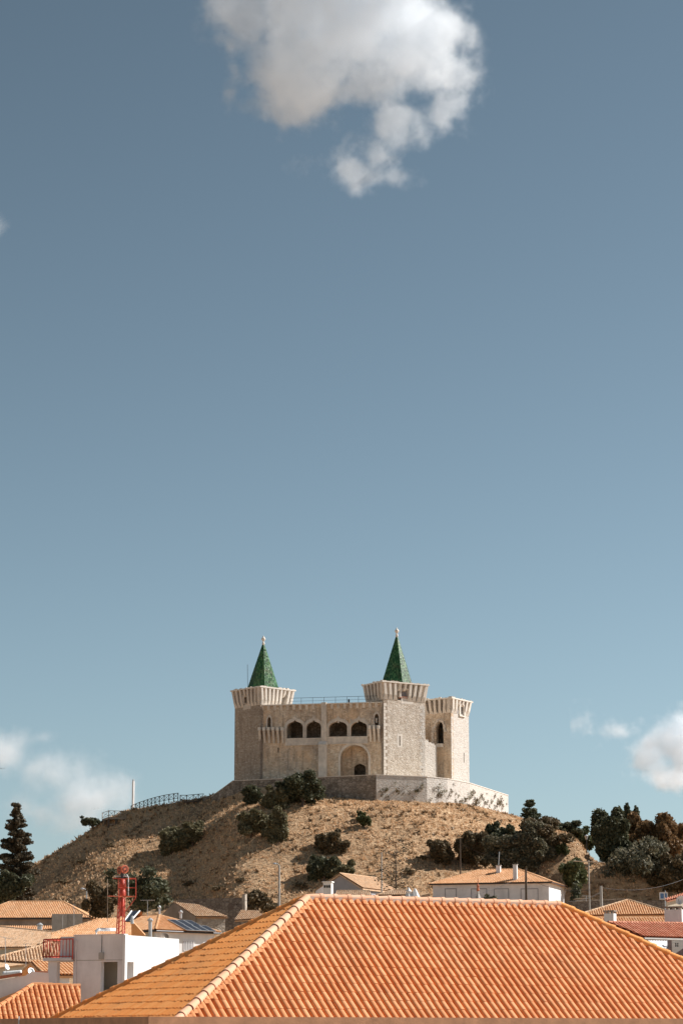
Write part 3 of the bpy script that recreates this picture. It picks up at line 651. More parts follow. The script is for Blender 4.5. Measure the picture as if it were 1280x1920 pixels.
for x0, x1, y0, y1 in ((534.5, 603, 1384.6, 1396.5), (612.5, 689.5, 1381.6, 1394)):
    a = px_wall_rect(MFc, x0, y0, x1, y1)
    wall('loggia_parapet', rect(*a), [], .2, MFc @ Matrix.Translation((0, 0, .12)), MAT['ashlar_dull'], castle)
    wall('string_course', rect(a[0], a[1] - .16, a[2], a[1] - .01), [], .2, MFc @ Matrix.Translation((0, 0, .2)), MAT['ashlar_dull'], castle)
    wall('loggia_sill', rect(a[0], a[3] + .005, a[2], a[3] + .10), [], .25, MFc @ Matrix.Translation((0, 0, .17)), MAT['ashlar'], castle)
# rooms and roof of the wing
q = lambda u, v, z: MFc @ Vector((u, v, z))
vL = onwall(MFc, 600, 1386)[1]
MB().hull8([q(.2, vL - .3, -.72), q(uE + .15, vL - .3, -.72), q(uE + .15, vL - .3, -6), q(.2, vL - .3, -6)], [q(.2, vL - .02, -.72), q(uE + .15, vL - .02, -.72), q(uE + .15, vL - .02, -6), q(.2, vL - .02, -6)]).build('loggia_floor', MAT['ashlar_dull'], castle)
MB().hull8([q(-.5, 0, -5.5), q(uE + .15, 0, -5.5), q(uE + .15, 0, -6), q(-.5, 0, -6)], [q(-.5, vT - .6, -5.5), q(uE + .15, vT - .6, -5.5), q(uE + .15, vT - .6, -6), q(-.5, vT - .6, -6)]).build('wing_back_wall', MAT['dark_wall'], castle)
MB().hull8([q(-.5, vT - .55, -.7), q(uE + .15, vT - .55, -.7), q(uE + .15, vT - .55, -6.1), q(-.5, vT - .55, -6.1)], [q(-.5, vT - .3, -.7), q(uE + .15, vT - .3, -.7), q(uE + .15, vT - .3, -6.1), q(-.5, vT - .3, -6.1)]).build('wing_roof', MAT['ashlar_dull'], castle)
wall('parapet_coping', rect(0, vT + .003, uE, vT + .16), [], .9, MFc @ Matrix.Translation((0, 0, .30)), MAT['ashlar'], castle)
for k in range(20):
    px = 492 + k * 11.85
    if 598 < px < 617: continue
    u = onwall(MFc, px, 1325)[0]; mb = MB()
    mb.hull8([q(u - .22, vT - .72, -.05), q(u + .22, vT - .72, -.05), q(u + .22, vT - .72, .08), q(u - .22, vT - .72, .08)], [q(u - .22, vT, -.05), q(u + .22, vT, -.05), q(u + .22, vT, .28), q(u - .22, vT, .28)])
    mb.build('corbel', MAT['ashlar_dull'], castle)
    if k % 1 == 0 and 8 < k:
        wall('stub_stone', rect(u - .12, vT - 3.0 + random.uniform(-.1, .1), u + .12, vT - 2.35), [], .2, MFc @ Matrix.Translation((0, 0, .05)), MAT['ashlar_dull'], castle)
# buttress: narrow above the string course, wider below, sloped set-off
u0, u1 = onwall(MFc, 603.5, 1350)[0], onwall(MFc, 612.5, 1350)[0]; w0, w1 = onwall(MFc, 599, 1420)[0], onwall(MFc, 613.5, 1420)[0]; vS = onwall(MFc, 606, 1392)[1]
MB().hull8([q(u0, vS - .1, -.05), q(u1, vS - .1, -.05), q(u1, vS - .1, .62), q(u0, vS - .1, .62)], [q(u0, vT + .25, -.05), q(u1, vT + .25, -.05), q(u1, vT + .25, .62), q(u0, vT + .25, .62)]).build('buttress', MAT['ashlar_dull'], castle)
MB().hull8([q(w0, -.3, -.05), q(w1, -.3, -.05), q(w1, -.3, .95), q(w0, -.3, .95)], [q(w0, vS - .45, -.05), q(w1, vS - .45, -.05), q(w1, vS - .45, .95), q(w0, vS - .45, .95)]).build('buttress', MAT['ashlar_dull'], castle)
MB().hull8([q(w0 - .06, vS - .448, -.05), q(w1 + .06, vS - .448, -.05), q(w1 + .06, vS - .448, 1.05), q(w0 - .06, vS - .448, 1.05)], [q(w0 + .1, vS + .1, -.05), q(w1 - .02, vS + .1, -.05), q(w1 - .02, vS + .1, .63), q(w0 + .1, vS + .1, .63)]).build('buttress_weathering', MAT['ashlar'], castle)
# bracket rows of the two vanished balconies
def brackets(pxs, yt, yb, tilt=0):
    for px in pxs:
        u = onwall(MFc, px, yt)[0]; vt = onwall(MFc, px, yt)[1]; vb = onwall(MFc, px, yb)[1]; hw = .17; mb = MB()
        q2 = lambda a, v, z: MFc @ Vector((u + a, v, z))
        mb.hull8([q2(-hw, vb, -.05), q2(hw, vb, -.05), q2(hw, vb, .12), q2(-hw, vb, .12)], [q2(-hw, vt - .52, -.05), q2(hw, vt - .52, -.05), q2(hw, vt - .52, .92), q2(-hw, vt - .52, .92)])
        br = mb.build('bracket', MAT['ashlar_dull'], castle)
        mb = MB(); mb.hull8([q2(-hw - .03, vt - .515, -.05), q2(hw + .03, vt - .515, -.05), q2(hw + .03, vt - .515, 1.06), q2(-hw - .03, vt - .515, 1.06)], [q2(-hw - .03, vt, -.05), q2(hw + .03, vt, -.05), q2(hw + .03, vt, 1.06), q2(-hw - .03, vt, 1.06)])
        mb.build('bracket_cap', MAT['ashlar'], castle)
brackets([488.5, 497, 505.5, 514, 522.5, 531], 1365, 1394)
brackets([695, 702.5, 710.5], 1361.5, 1391)
# spires
def spire(c, zb, za, r, rot, nm):
    n = 8; sp = MB(); V = []; F = []
    ring = [(c.x + r * math.cos(rot + 2 * math.pi * k / n), c.y + r * math.sin(rot + 2 * math.pi * k / n), zb) for k in range(n)]
    s = mk('spire', ring + [(c.x, c.y, za)], [(k, (k + 1) % n, n) for k in range(n)] + [tuple(range(n))[::-1]], MAT['green_tile'], castle)
    rows = 30; q = 0; VV = []; FF = []
    for k in range(n):
        a = Vector(ring[k]); b = Vector(ring[(k + 1) % n]); t = Vector((c.x, c.y, za)); nn = (b - a).cross(t - a).normalized()
        for j in range(rows):
            f0 = j / rows; f1 = (j + 1.25) / rows
            if f1 > 1: f1 = 1
            wd = (b - a).length * (1 - f0); m = max(1, round(wd / .23))
            for i in range(m):
                g0, g1 = i / m + .02, (i + 1) / m - .02; tilt = nn * random.uniform(.03, .06); j0 = nn * random.uniform(-.015, .015)
                p = lambda g, f: a + (b - a) * g * (1 - f) + (t - a) * f
                o = (.5 if j % 2 else 0) / m
                VV += [p(g0, f0) + tilt + j0, p(g1, f0) + tilt - j0, p(g1, f1) + nn * .01, p(g0, f1) + nn * .01]; FF.append((q, q + 1, q + 2, q + 3)); q += 4
    ob = mk('spire_tiles', VV, FF, MAT['green_tile'], s, fix=False); ob['kind'] = 'stuff'
    MB().lathe([(.20, -.25), (.20, .15), (.10, .3), (.14, .42), (.30, .62), (.33, .82), (.22, 1.0), (.08, 1.1), (.12, 1.2), (.0, 1.34)], (c.x, c.y, za - .35), 10).build('finial', MAT['ashlar'], s, True)
spire(cL, ztL - .1, P(498, 1203, cL.y).z, 2.62, pL + R(10), 'spire')
cS = P(744, 1280, cR.y); cR.x = cS.x
spire(cR, ztR - .1, P(743.5, 1188, cR.y).z, 2.6, pR + R(22.5) + R(8), 'spire')
p = P(464.5, 1288, cL.y + 1); MB().tube([p, P(464, 1246, cL.y + 1)], .035, 5).build('lightning_rod', MAT['dark_metal'], castle)
# iron railing on the wing roof
rl = MB(); up = vT + .16
hnd = [q(uE * t, up + 1.0, -.25) for t in (0.22, .98)]; rl.tube(hnd, .03, 5); rl.tube([q(uE * t, up + .5, -.25) for t in (0.22, .98)], .018, 5)
rail = rl.build('railing', MAT['dark_metal'], castle)
for k in range(9): MB().tube([q(uE * (.22 + .095 * k), up, -.25), q(uE * (.22 + .095 * k), up + 1.0, -.25)], .03, 5).build('railing_post', MAT['dark_metal'], rail)
MB().lathe([(.12, 0), (.14, .3), (.16, .5), (.05, .62)], tuple(q(onwall(MFc, 653, 1316)[0], up, -.3)), 8).build('floodlight', MAT['dark_metal'], castle)
# ruined curtain wall between the front and the rear tower
Mr = frame((CRt.x + 6.2, CRt.y + 4.6, ZB - .5), R(40))
uu = onwall(Mr, 818.5, 1420)[0]; top = onwall(Mr, 806, 1393)[1]
pts = [(-1.5, 0), (uu, 0), (uu, top - .35)]
rg = [(uu * t, top + dz) for t, dz in ((.86, -.28), (.8, .0), (.66, -.12), (.6, .12), (.42, .05), (.38, .5), (.2, .42), (.16, 1.6), (.02, 1.5), (-.1, 3.0), (-1, 3.2))]
wall('ruined_wall', pts + [(x, y) for x, y in rg if x > -1.5] + [(-1.5, top + 3.3)], [], 1.3, Mr, MAT['pale_stone'], castle)
# broken reveal of the breach in the rear tower
fa = lambda x, y, z=0: FA_K @ Vector((*onwall(FA_K, x, y), z))
mb = MB()
for k in range(26):
    t = math.pi * k / 25; x = 824 + 10.5 * math.cos(t) + random.uniform(-1, 1); y = 1372 - 22 * math.sin(t) + random.uniform(-1, 1)
    c = fa(x, y, .02); mb.box(tuple(c), (random.uniform(.2, .5), .35, random.uniform(.15, .35)), pK - R(90) + random.uniform(-.3, .3))
for k in range(18):
    c = fa(812 + random.uniform(-1.2, 1.2), 1365 + k * 1.7, .1); mb.box(tuple(c), (.3, .4, .22), random.uniform(0, 3))
mb.build('breach_rubble', MAT['ashlar_dull'], castle)
MB().hull8([fa(817, 1401, -.1), fa(831, 1401, -.1), fa(831, 1401, .25), fa(817, 1401, .25)], [fa(817, 1394.5, -.1), fa(831, 1394.5, -.1), fa(831, 1394.5, .3), fa(817, 1394.5, .3)]).build('breach_sill', MAT['ashlar'], castle)
# ------------------------------------------------------------------ terrace wall round the castle
def terrace():
    zt = P(705, 1453.5, 372).z
    c0 = P(705, 1453.5, 372)
    def nxt(p, px, psi, sgn):                   # corner at photo column px along heading psi at the same height
        d = Vector((sgn * math.cos(psi), math.sin(psi), 0)); t = bisect(lambda t: proj(p + d * t)[0] - px, 0.1, 60); return p + d * t
    r1 = nxt(c0, 800, R(20), 1); r2 = nxt(r1, 838, R(42), 1); r3 = nxt(r2, 880, R(60), 1); r4 = nxt(r3, 952, R(70), 1)
    l1 = nxt(c0, 437, R(22), -1)
    l2 = P(397, 1494, l1.y + 3.5)
    tw = thing('terrace_wall', (c0.x, c0.y, zt - 5), 'stone retaining wall below the castle, its shaded side coloured dark and its sunlit side pale', 'wall')
    def seg(a, b, m, nm='wall_section', drop=7.0, zb=None):
        d = (b - a); L = Vector((d.x, d.y)).length; phi = math.atan2(d.y, d.x)
        M = frame((a.x, a.y, a.z), phi); o = wall(nm, [(0, -drop), (L, -drop), (L, b.z - a.z), (0, 0)], [], .8, M, m, tw)
        wall('coping', [(-.02, .004), (L + .02, b.z - a.z + .004), (L + .02, b.z - a.z + .12), (-.02, .12)], [], .9, M @ Matrix.Translation((0, 0, .06)), MAT['ashlar'] if m is MAT['pale_stone'] else MAT['ashlar_dull'], tw)
        return M, L
    seg(l2, l1, MAT['dark_wall']); seg(l1, c0, MAT['dark_wall']); Ms = []  # sections turned from the sun get dark stone, shade in the colour
    for a, b in ((c0, r1), (r1, r2), (r2, r3), (r3, r4)): Ms.append(seg(a, b, MAT['pale_stone']))
    e = r4 + Vector((-6, 3, 0)); seg(r4, e, MAT['pale_stone'])
    poly = [c0, r1, r2, r3, r4, r4 + Vector((-10, 14, 0)), l1 + Vector((6, 24, 0)), l1]
    cx = sum((p.x for p in poly)) / 8; cy = sum((p.y for p in poly)) / 8
    MB().prism([(cx + (p.x - cx) * .985, cy + (p.y - cy) * .985) for p in poly], ZB - 5, ZB).build('terrace_floor', MAT['sand'], tw)
    # weeds rooted in the lit wall
    k = 0
    for M, L in Ms:
        for _ in range(int(L * 2.6)):
            x = RNG.uniform(.3, L - .2); y = -abs(RNG.normal(1.9, .8)) - .4
            if y < -4: continue
            s = RNG.uniform(.12, .42) * (1 if RNG.random() < .6 else 1.5); V = []; F = []
            for b in range(26):
                dx, dy, dz = RNG.normal(0, s * .55, 3); a = Vector((x + dx, y + dy - s * .3, .05 + abs(dz) * .6)); d1 = Vector(RNG.normal(0, s * .35, 3)); d2 = Vector(RNG.normal(0, s * .35, 3))
                n = len(V); V += [M @ a, M @ (a + d1), M @ (a + d2)]; F.append((n, n + 1, n + 2))
            mk('wall_weed', V, F, LEAF['brown'] if RNG.random() < .7 else LEAF['olive'], tw, fix=False); k += 1
    return l1, l2
TL1, TL2 = terrace()
# ------------------------------------------------------------------ trees and bushes
def leaves(blobs, n, size, m, name, parent, core=True, flat=0.0):
    """leaf-sized faces spread through lumpy clumps, denser towards each clump's skin"""
    blobs = [(np.array(c, float), np.array(r, float)) for c, r in blobs]
    vol = np.array([r.prod() ** (2 / 3) for _, r in blobs]); pick = RNG.choice(len(blobs), n, p=vol / vol.sum())
    C = np.array([b[0] for b in blobs])[pick]; Rr = np.array([b[1] for b in blobs])[pick]
    d = RNG.normal(0, 1, (n, 3)); d /= np.linalg.norm(d, axis=1)[:, None]
    rho = 0.35 + 0.68 * RNG.random(n) ** 0.45 + np.maximum(0, RNG.normal(-.1, .12, n))
    c = C + Rr * d * rho[:, None]
    a = RNG.normal(0, 1, (n, 3)); b = RNG.normal(0, 1, (n, 3)); a += d.copy() * 0.3
    a /= np.linalg.norm(a, axis=1)[:, None]; b -= (b * a).sum(1)[:, None] * a; b /= np.linalg.norm(b, axis=1)[:, None]
    s = size * RNG.uniform(0.5, 1.25, n)[:, None]; k = RNG.uniform(.45, .8, n)[:, None]
    V = np.stack([c - a * s, c - b * s * k, c + a * s, c + b * s * k], 1).reshape(-1, 3)
    F = np.arange(len(V)).reshape(-1, 4)
    if core:
        CV, CF = _ico(); off = len(V); VV = [V]; FF = []
        for cc, rr in blobs:
            FF.append(np.c_[CF, CF[:, 2:]] * 0 + np.c_[CF, CF[:, 0]] + off); VV.append(cc + rr * 0.62 * CV * RNG.uniform(.85, 1.1, (len(CV), 1))); off += len(CV)
        V = np.concatenate(VV); F3 = np.concatenate(FF)[:, :3]
        q = np.concatenate([F[:, [0, 1, 2]], F[:, [0, 2, 3]], F3])
        return mk_np(name, V, q, m, parent)
    return mk_np(name, V, F, m, parent)
_ICO = None
def _ico():
    global _ICO
    if _ICO is None:
        bm = bmesh.new(); bmesh.ops.create_icosphere(bm, subdivisions=1, radius=1); bm.verts.ensure_lookup_table()
        _ICO = (np.array([v.co[:] for v in bm.verts]), np.array([[v.index for v in f.verts] for f in bm.faces])); bm.free()
    return _ICO
def lumps(c, r, k, low=-0.5):
    r = [q * 1.2 for q in r]
    # clumps gathered round a few off-centre masses, so that no crown is one ball
    out = []; m = 3 if k < 16 else 4
    subs = [(Vector(c), .70)] + [(Vector((c[0] + RNG.uniform(-.52, .52) * r[0], c[1] + RNG.uniform(-.4, .4) * r[1], c[2] + RNG.uniform(-.42 if low < -1 else -.3, .40) * r[2])), RNG.uniform(.42, .66)) for _ in range(m)]
    for sc, q in subs:
        out.append((sc, [r[0] * q * .62, r[1] * q * .62, r[2] * q * .62]))
        for i in range(max(4, k // m)):
            d = Vector(RNG.normal(0, 1, 3)); d.normalize()
            if d.z < low: d.z = -d.z * .6
            s = q * RNG.uniform(.2, .5); f = q * RNG.uniform(.7, 1.05)
            p = Vector((sc[0] + d.x * r[0] * f, sc[1] + d.y * r[1] * f, sc[2] + d.z * r[2] * f)); p.z = max(p.z, c[2] - r[2] * .95)
            out.append((p, [r[0] * s, r[1] * s, r[2] * s * RNG.uniform(.7, 1.1)]))
    return out
def bush(base, wpx, hpx, m, label, cat='bush', trunk=0.0, n=None, size=.22, k=None, name=None, group=None, lean=0.0, depth=.9):
    """wpx, hpx: size in photo pixels; trunk = share of the height that is bare stem"""
    s = base.y / FPX / CP; wd = wpx * s; h = hpx * s; tb = h * trunk
    t = thing(name or ('tree' if trunk > .12 else 'bush'), base - Vector((0, 0, .1)), label, cat, group)
    rz = (h - tb) / 2; c = (base.x + lean * wd, base.y + wd * .1, base.z + tb + rz * .96)
    k = k or int(10 + wd * 3.2); n = n or int(800 + 420 * wd * (h - tb))
    leaves(lumps(c, (wd / 2, wd / 2 * depth, rz), k, -.5 if trunk > .12 else -2), n, size, m, 'crown', t)
    mb = MB(); top = Vector(c) + Vector((0, 0, -rz * .2)); r0 = max(.07, wd * .035)
    mb.tube([base + Vector((0, 0, -.4)), base.lerp(top, .5) + Vector((.1 * wd * .3, 0, 0)), top], r0, 7, r0 * .45)
    for i in range(5):
        e = Vector(c) + Vector((RNG.uniform(-.5, .5) * wd * .6, RNG.uniform(-.3, .3) * wd * .5, RNG.uniform(-.1, .5) * rz)); st = base.lerp(top, RNG.uniform(.35, .8))
        mb.tube([st, st.lerp(e, .5) + Vector((0, 0, .1 * rz)), e], r0 * .45, 5, r0 * .15)
    mb.build('trunk', MAT['bark'], t); return t
def conifer(base, wpx, hpx, m, label, tiers=11, up=0.15, dens=60, bare=.12, taper=1.0, needle=.20, name='conifer_tree'):
    s = base.y / FPX / CP; wd = wpx * s / 2; h = hpx * s
    t = thing(name, base - Vector((0, 0, .1)), label, 'tree')
    br = MB(); br.tube([base + Vector((0, 0, -.4)), base + Vector((0, 0, h * .5)), base + Vector((0, 0, h * .98))], max(.10, h * .018), 7, .03)
    pts = []
    for i in range(tiers):
        f = (i + .5) / tiers; z = bare + (1 - bare) * f; L = wd * (1 - f) ** taper + wd * .10
        for j in range(7):
            if RNG.random() < .12: continue
            a = j / 7 * 2 * math.pi + i * 1.1 + RNG.uniform(-.3, .3); l = L * RNG.uniform(.45, 1.25); p0 = base + Vector((0, 0, (z + RNG.uniform(-.5, .5) * (1 - bare) / tiers) * h))
            p1 = p0 + Vector((math.cos(a) * l * .55, math.sin(a) * l * .55, l * up * .3)); p2 = p0 + Vector((math.cos(a) * l, math.sin(a) * l, l * up))
            br.tube([p0, p1, p2], .035, 4, .012)
            for q in np.linspace(.22, 1, max(3, int(dens / 10 * l / wd) + 3)):
                p = (p0.lerp(p1, q * 2) if q < .5 else p1.lerp(p2, q * 2 - 1)); pts.append((p, [.22 + .10 * l, .22 + .10 * l, .16 + .07 * l]))
    br.build('trunk', MAT['bark'], t)
    leaves(pts, len(pts) * max(6, dens // 4), needle, m, 'crown', t, core=False); return t
L = LEAF
g = 'bushes on the dry slope'
bush(G(566, 1513), 86, 72, L['dark'], 'largest dark bush, growing against the castle terrace wall', group=g)
bush(G(474, 1508), 38, 34, L['dark'], 'small dark bush by the terrace wall, beside the largest bush', group=g)
bush(G(511, 1520), 50, 42, L['olive'], 'olive bush tucked between the terrace wall and the lower pair of bushes', group=g)
bush(G(470, 1573), 62, 62, L['olive'], 'rounder left bush of the olive pair below the terrace wall', group=g)
bush(G(525, 1577), 50, 62, L['olive'], 'taller right bush of the olive pair below the terrace wall', group=g)
bush(G(322, 1602), 66, 58, L['olive'], 'broad olive bush above the red siren mast', group=g)
bush(G(360, 1590), 46, 46, L['olive'], 'smaller bush leaning on the broad olive bush', group=g)
bush(G(682, 1554), 26, 24, L['green'], 'lone small shrub on open grass under the castle gate', group=g, size=.16)
bush(G(676, 1541), 18, 22, L['green'], 'tiny round shrub right above the lone small shrub', group=g, size=.14)
bush(G(620, 1601), 58, 54, L['brown'], 'brownish bush standing directly above the dark bush behind the grey gable', group=g)
bush(G(606, 1658), 62, 62, L['dark'], 'dark tall bush behind the grey gabled house', group=g)
bush(G(640, 1655), 50, 46, L['olive'], 'grey green bush touching the dark bush behind the grey gable', group=g)
bush(G(832, 1622), 50, 54, L['brown'], 'round brown bush alone above the white house roof', group=g)
bush(G(893, 1624), 66, 78, L['brown'], 'tall brown bush at the near end of the thicket', group='thicket behind the white house')
bush(G(940, 1600), 58, 64, L['dark'], 'dark bush at the crest of the thicket', group='thicket behind the white house')
bush(G(950, 1645), 90, 84, L['silver'], 'silvery bush in the middle of the thicket', group='thicket behind the white house')
bush(G(1006, 1640), 84, 92, L['silver'], 'wide grey green bush in the thicket under the conifer', group='thicket behind the white house')
bush(G(1000, 1600), 90, 62, L['brown'], 'brownish bush under the pointed conifer', group='thicket behind the white house')
bush(P(1072, 1668, 327), 58, 60, L['green'], 'fresh green bush beside the gable end of the white house')
bush(G(1052, 1606), 24, 28, L['green'], 'little shrub clinging to the rocky knoll', size=.15)
bush(P(1048, 1573, 351), 66, 36, L['dark'], 'low dark dome shaped bush on top of the rocky knoll', k=40, depth=1.0)
bush(P(1093, 1617, 352), 44, 70, L['green'], 'slender light tree with sky showing round its stem', 'tree', .25, size=.2)
bush(P(1148, 1680, 338), 92, 152, L['dark'], 'tall dark tree with ragged crown beside the lantern', 'tree', .14, size=.26)
bush(P(1204, 1686, 333), 130, 135, L['silver'], 'big silvery tree, broadest of the trees over the stone wall', 'tree', .12, size=.26, n=9000)
bush(P(1238, 1660, 344), 92, 136, L['autumn'], 'rust brown tree behind the big silvery tree', 'tree', .15, size=.26)
bush(P(1280, 1690, 331), 84, 96, L['brown'], 'dark brownish bush at the edge of the big silvery tree', size=.24)
bush(P(1188, 1650, 350), 36, 130, L['dark'], 'narrow dark tree rising between the tall dark and the rust brown tree', 'tree', .2, size=.22, name='tree')
bush(G(173, 1559, 330, 420), 38, 26, L['dark'], 'windswept little tree on the skyline beside the lookout deck', 'tree', .2, size=.16)
bush(P(262, 1722, 250), 118, 94, L['dark'], 'leafy green tree behind the red siren mast', 'tree', .1, size=.17, n=6500)
bush(P(196, 1728, 262), 58, 72, L['brown'], 'dark brownish bush left of the siren mast, over the long roof', size=.17)
bush(P(14, 1700, 318), 66, 60, L['dark'], 'round dark bush at the foot of the brown conifer')
bush(P(482, 1712, 300), 60, 40, L['brown'], 'low brownish shrub beside the dark yard wall', size=.18)
conifer(P(26, 1702, 326), 74, 188, L['conifer'], 'tall brownish conifer at the left end of the hill', 20, .10, 120, .05, .75)
conifer(G(993, 1576, 325, 410), 46, 72, L['dark'], 'pointed dark conifer on the shoulder of the hill', 10, .25, 80, .03, .7)
conifer(P(742, 1702, 292), 84, 118, L['conifer'], 'sparse araucaria with upswept tiers in front of the slope', 5, .62, 22, .22, .30, .13, 'araucaria_tree')
# tumbled scrub patches along the foot of the slope
for i, (px, py, w_, h_) in enumerate(((352, 1664, 26, 12), (408, 1672, 30, 12), (455, 1655, 24, 10), (560, 1668, 30, 14), (690, 1650, 24, 10), (790, 1612, 26, 10), (770, 1640, 30, 12), (120, 1660, 26, 12), (205, 1590, 26, 9), (150, 1620, 22, 8))):
    bush(G(px, py), w_, h_, L['brown'], ['low dry shrub above the old shed', 'dry shrub straight above the dark yard wall', 'small dry shrub halfway between yard wall and olive pair', 'dry shrub left of the dark bush behind the grey gable', 'dry shrub above the ridge of the grey gabled house', 'dry shrub beside the lone brown bush', 'dry shrub above the araucaria', 'dry shrub close to the foot of the conifer', 'dry shrub under the lookout deck in the shade line', 'dry shrub on the shaded flank of the hill'][i], size=.15, n=260, k=6)
# ------------------------------------------------------------------ fence, lookout deck and white pole on the crest path
def x_fence(a, b, root, m, h=1.05, post=.07, nx=1):
    a, b = Vector(a), Vector(b); up = Vector((0, 0, 1))
    MB().tube([a - up * .3, a + up * h], post, 5).build('post', m, root)
    MB().tube([a + up * (h - .05), b + up * (h - .05)], post * .75, 5).build('rail', m, root)
    MB().tube([a + up * .18, b + up * .18], post * .6, 5).build('rail', m, root)
    MB().tube([a + up * .18, b + up * (h - .08)], post * .45, 5).build('brace', m, root); MB().tube([a + up * (h - .08), b + up * .18], post * .45, 5).build('brace', m, root)
fp = [(246, 1521), (255, 1517), (262, 1514), (270, 1511.5), (277, 1509), (284, 1507), (291, 1505), (299, 1503), (308, 1501), (317, 1499.5), (326, 1498), (334, 1497)]
pts = [P(x, y + 2, 388 - .005 * (x - 246)) for x, y in fp]
fence = thing('wooden_fence', pts[0], 'dark wooden fence with crossed braces along the crest path', 'fence')
for a, b in zip(pts, pts[1:]): x_fence(a, b, fence, MAT['wood'])
MB().tube([pts[-1] - Vector((0, 0, .3)), pts[-1] + Vector((0, 0, 1.05))], .07, 5).build('post', MAT['wood'], fence)
pp = [P(x, y, Y) for x, y, Y in ((338, 1503, 388), (350, 1503, 386.0), (362.5, 1502, 385.5), (372, 1501, 386), (382, 1500.5, 387))]
plat = thing('wooden_landing', pp[1], 'dark wooden landing with crossed railing where the fence meets the terrace wall', 'landing')
for a, b in zip(pp, pp[1:]): x_fence(a, b, plat, MAT['wood'])
MB().add([p + Vector((0, 0, .02)) for p in pp] + [p + Vector((0, 0, -.15)) for p in pp], [(0, 1, 2, 3, 4), (9, 8, 7, 6, 5)] + [(i, i + 5, (i + 1) % 5 + 5, (i + 1) % 5) for i in range(5)]).build('deck', MAT['wood'], plat)
for p in pp[:4]: MB().tube([p, p - Vector((0, 0, 3.2))], .09, 5).build('leg', MAT['wood'], plat)
MB().hull8([P(381, 1500, 386) + Vector((0, 0, -2.6)), P(398, 1497, 386) + Vector((0, 0, -2.6)), P(398, 1497, 388) + Vector((0, 0, -2.6)), P(381, 1500, 388) + Vector((0, 0, -2.6))], [P(381, 1495, 386), P(398, 1493, 386), P(398, 1493, 388), P(381, 1495, 388)]).build('abutment', MAT['dark_wall'], plat)
dk = [P(192, 1538, 388), P(204, 1531.5, 384), P(236, 1530, 385), P(246, 1522, 388)]
deck = thing('lookout_deck', dk[1], 'pale timber lookout deck on posts at the end of the fence', 'deck')
zt = dk[1].z; dk = [Vector((p.x, p.y, zt)) for p in dk]
MB().add([p for p in dk] + [p - Vector((0, 0, .35)) for p in dk], [(0, 1, 2, 3), (7, 6, 5, 4)] + [(i, i + 4, (i + 1) % 4 + 4, (i + 1) % 4) for i in range(4)]).build('platform', MAT['wood_light'], deck)
for a, b in ((0, 1), (1, 2), (2, 3)):
    n = 1 if a != 1 else 3
    for i in range(n): x_fence(dk[a].lerp(dk[b], i / n), dk[a].lerp(dk[b], (i + 1) / n), deck, MAT['wood_light'], 1.0, .06)
for p in (dk[0], dk[1], dk[1].lerp(dk[2], .45), dk[0].lerp(dk[1], .5), dk[1].lerp(dk[2], .9)): MB().box((p.x, p.y, zt - 2.4), (.32, .32, 4.2)).build('post', MAT['wood'], deck)
MB().tube([dk[1] - Vector((0, 0, 1.2)), dk[1].lerp(dk[2], .9) - Vector((0, 0, 1.2))], .12, 4).build('beam', MAT['wood_light'], deck)
p = P(249.5, 1526, 390); zt = P(249.5, 1465, 390).z; wpst = thing('white_post', p, 'tall white post rising behind the lookout deck', 'post')
MB().box((p.x, p.y, (p.z + zt) / 2 - .5), (.29, .29, zt - p.z + 1), R(48)).build('shaft', MAT['white'], wpst); MB().box((p.x, p.y, zt + .1), (.22, .22, .4), R(48)).build('tip', MAT['steel'], wpst)
# ------------------------------------------------------------------ town
def eave_wall(name, a, b, z0, m, parent, inset=.35, nrm=None, openings=(), th=.25):
    """vertical wall below the eave line a-b (left to right seen from outside), set back from it"""
    d = Vector((b.x - a.x, b.y - a.y, 0)); phi = math.atan2(d.y, d.x); L = d.length; M = frame((a.x, a.y, z0), phi) @ Matrix.Translation((0, 0, -inset))
    h = min(a.z, b.z) - z0 - .02
    o = wall(name, [(inset, 0), (L - inset, 0), (L - inset, b.z - z0 - .05), (inset, a.z - z0 - .05)], [f(M) for f in openings], th, M, m, parent); return M
def house(name, label, pl, hip, tile, wallm, z0, yaw_len=None, extra=None): pass
def slope(root, pl, pix, m, w=.22, ex=.36, seg=4, nm='roof_tiles', deck=True):
    o, d, n = pl; poly = [on_plane(pl, *p) for p in pix]
    if deck: slab('roof_deck', [p - n * .02 for p in poly], n, .12, MAT['tile_far'], root)
    tiled(nm, poly, d, n, m, root, w, ex, seg); return poly
def back_slope(root, a, b, run, drop, m, dirv):   # far side of a ridge, plain deck
    V = [a, b, b + dirv * run + Vector((0, 0, -drop)), a + dirv * run + Vector((0, 0, -drop))]
    V2 = [v - Vector((0, 0, .12)) for v in V]
    return MB().add(V + V2, [(0, 1, 2, 3), (7, 6, 5, 4)] + [(i, i + 4, (i + 1) % 4 + 4, (i + 1) % 4) for i in range(4)]).build('roof_deck', m, root)
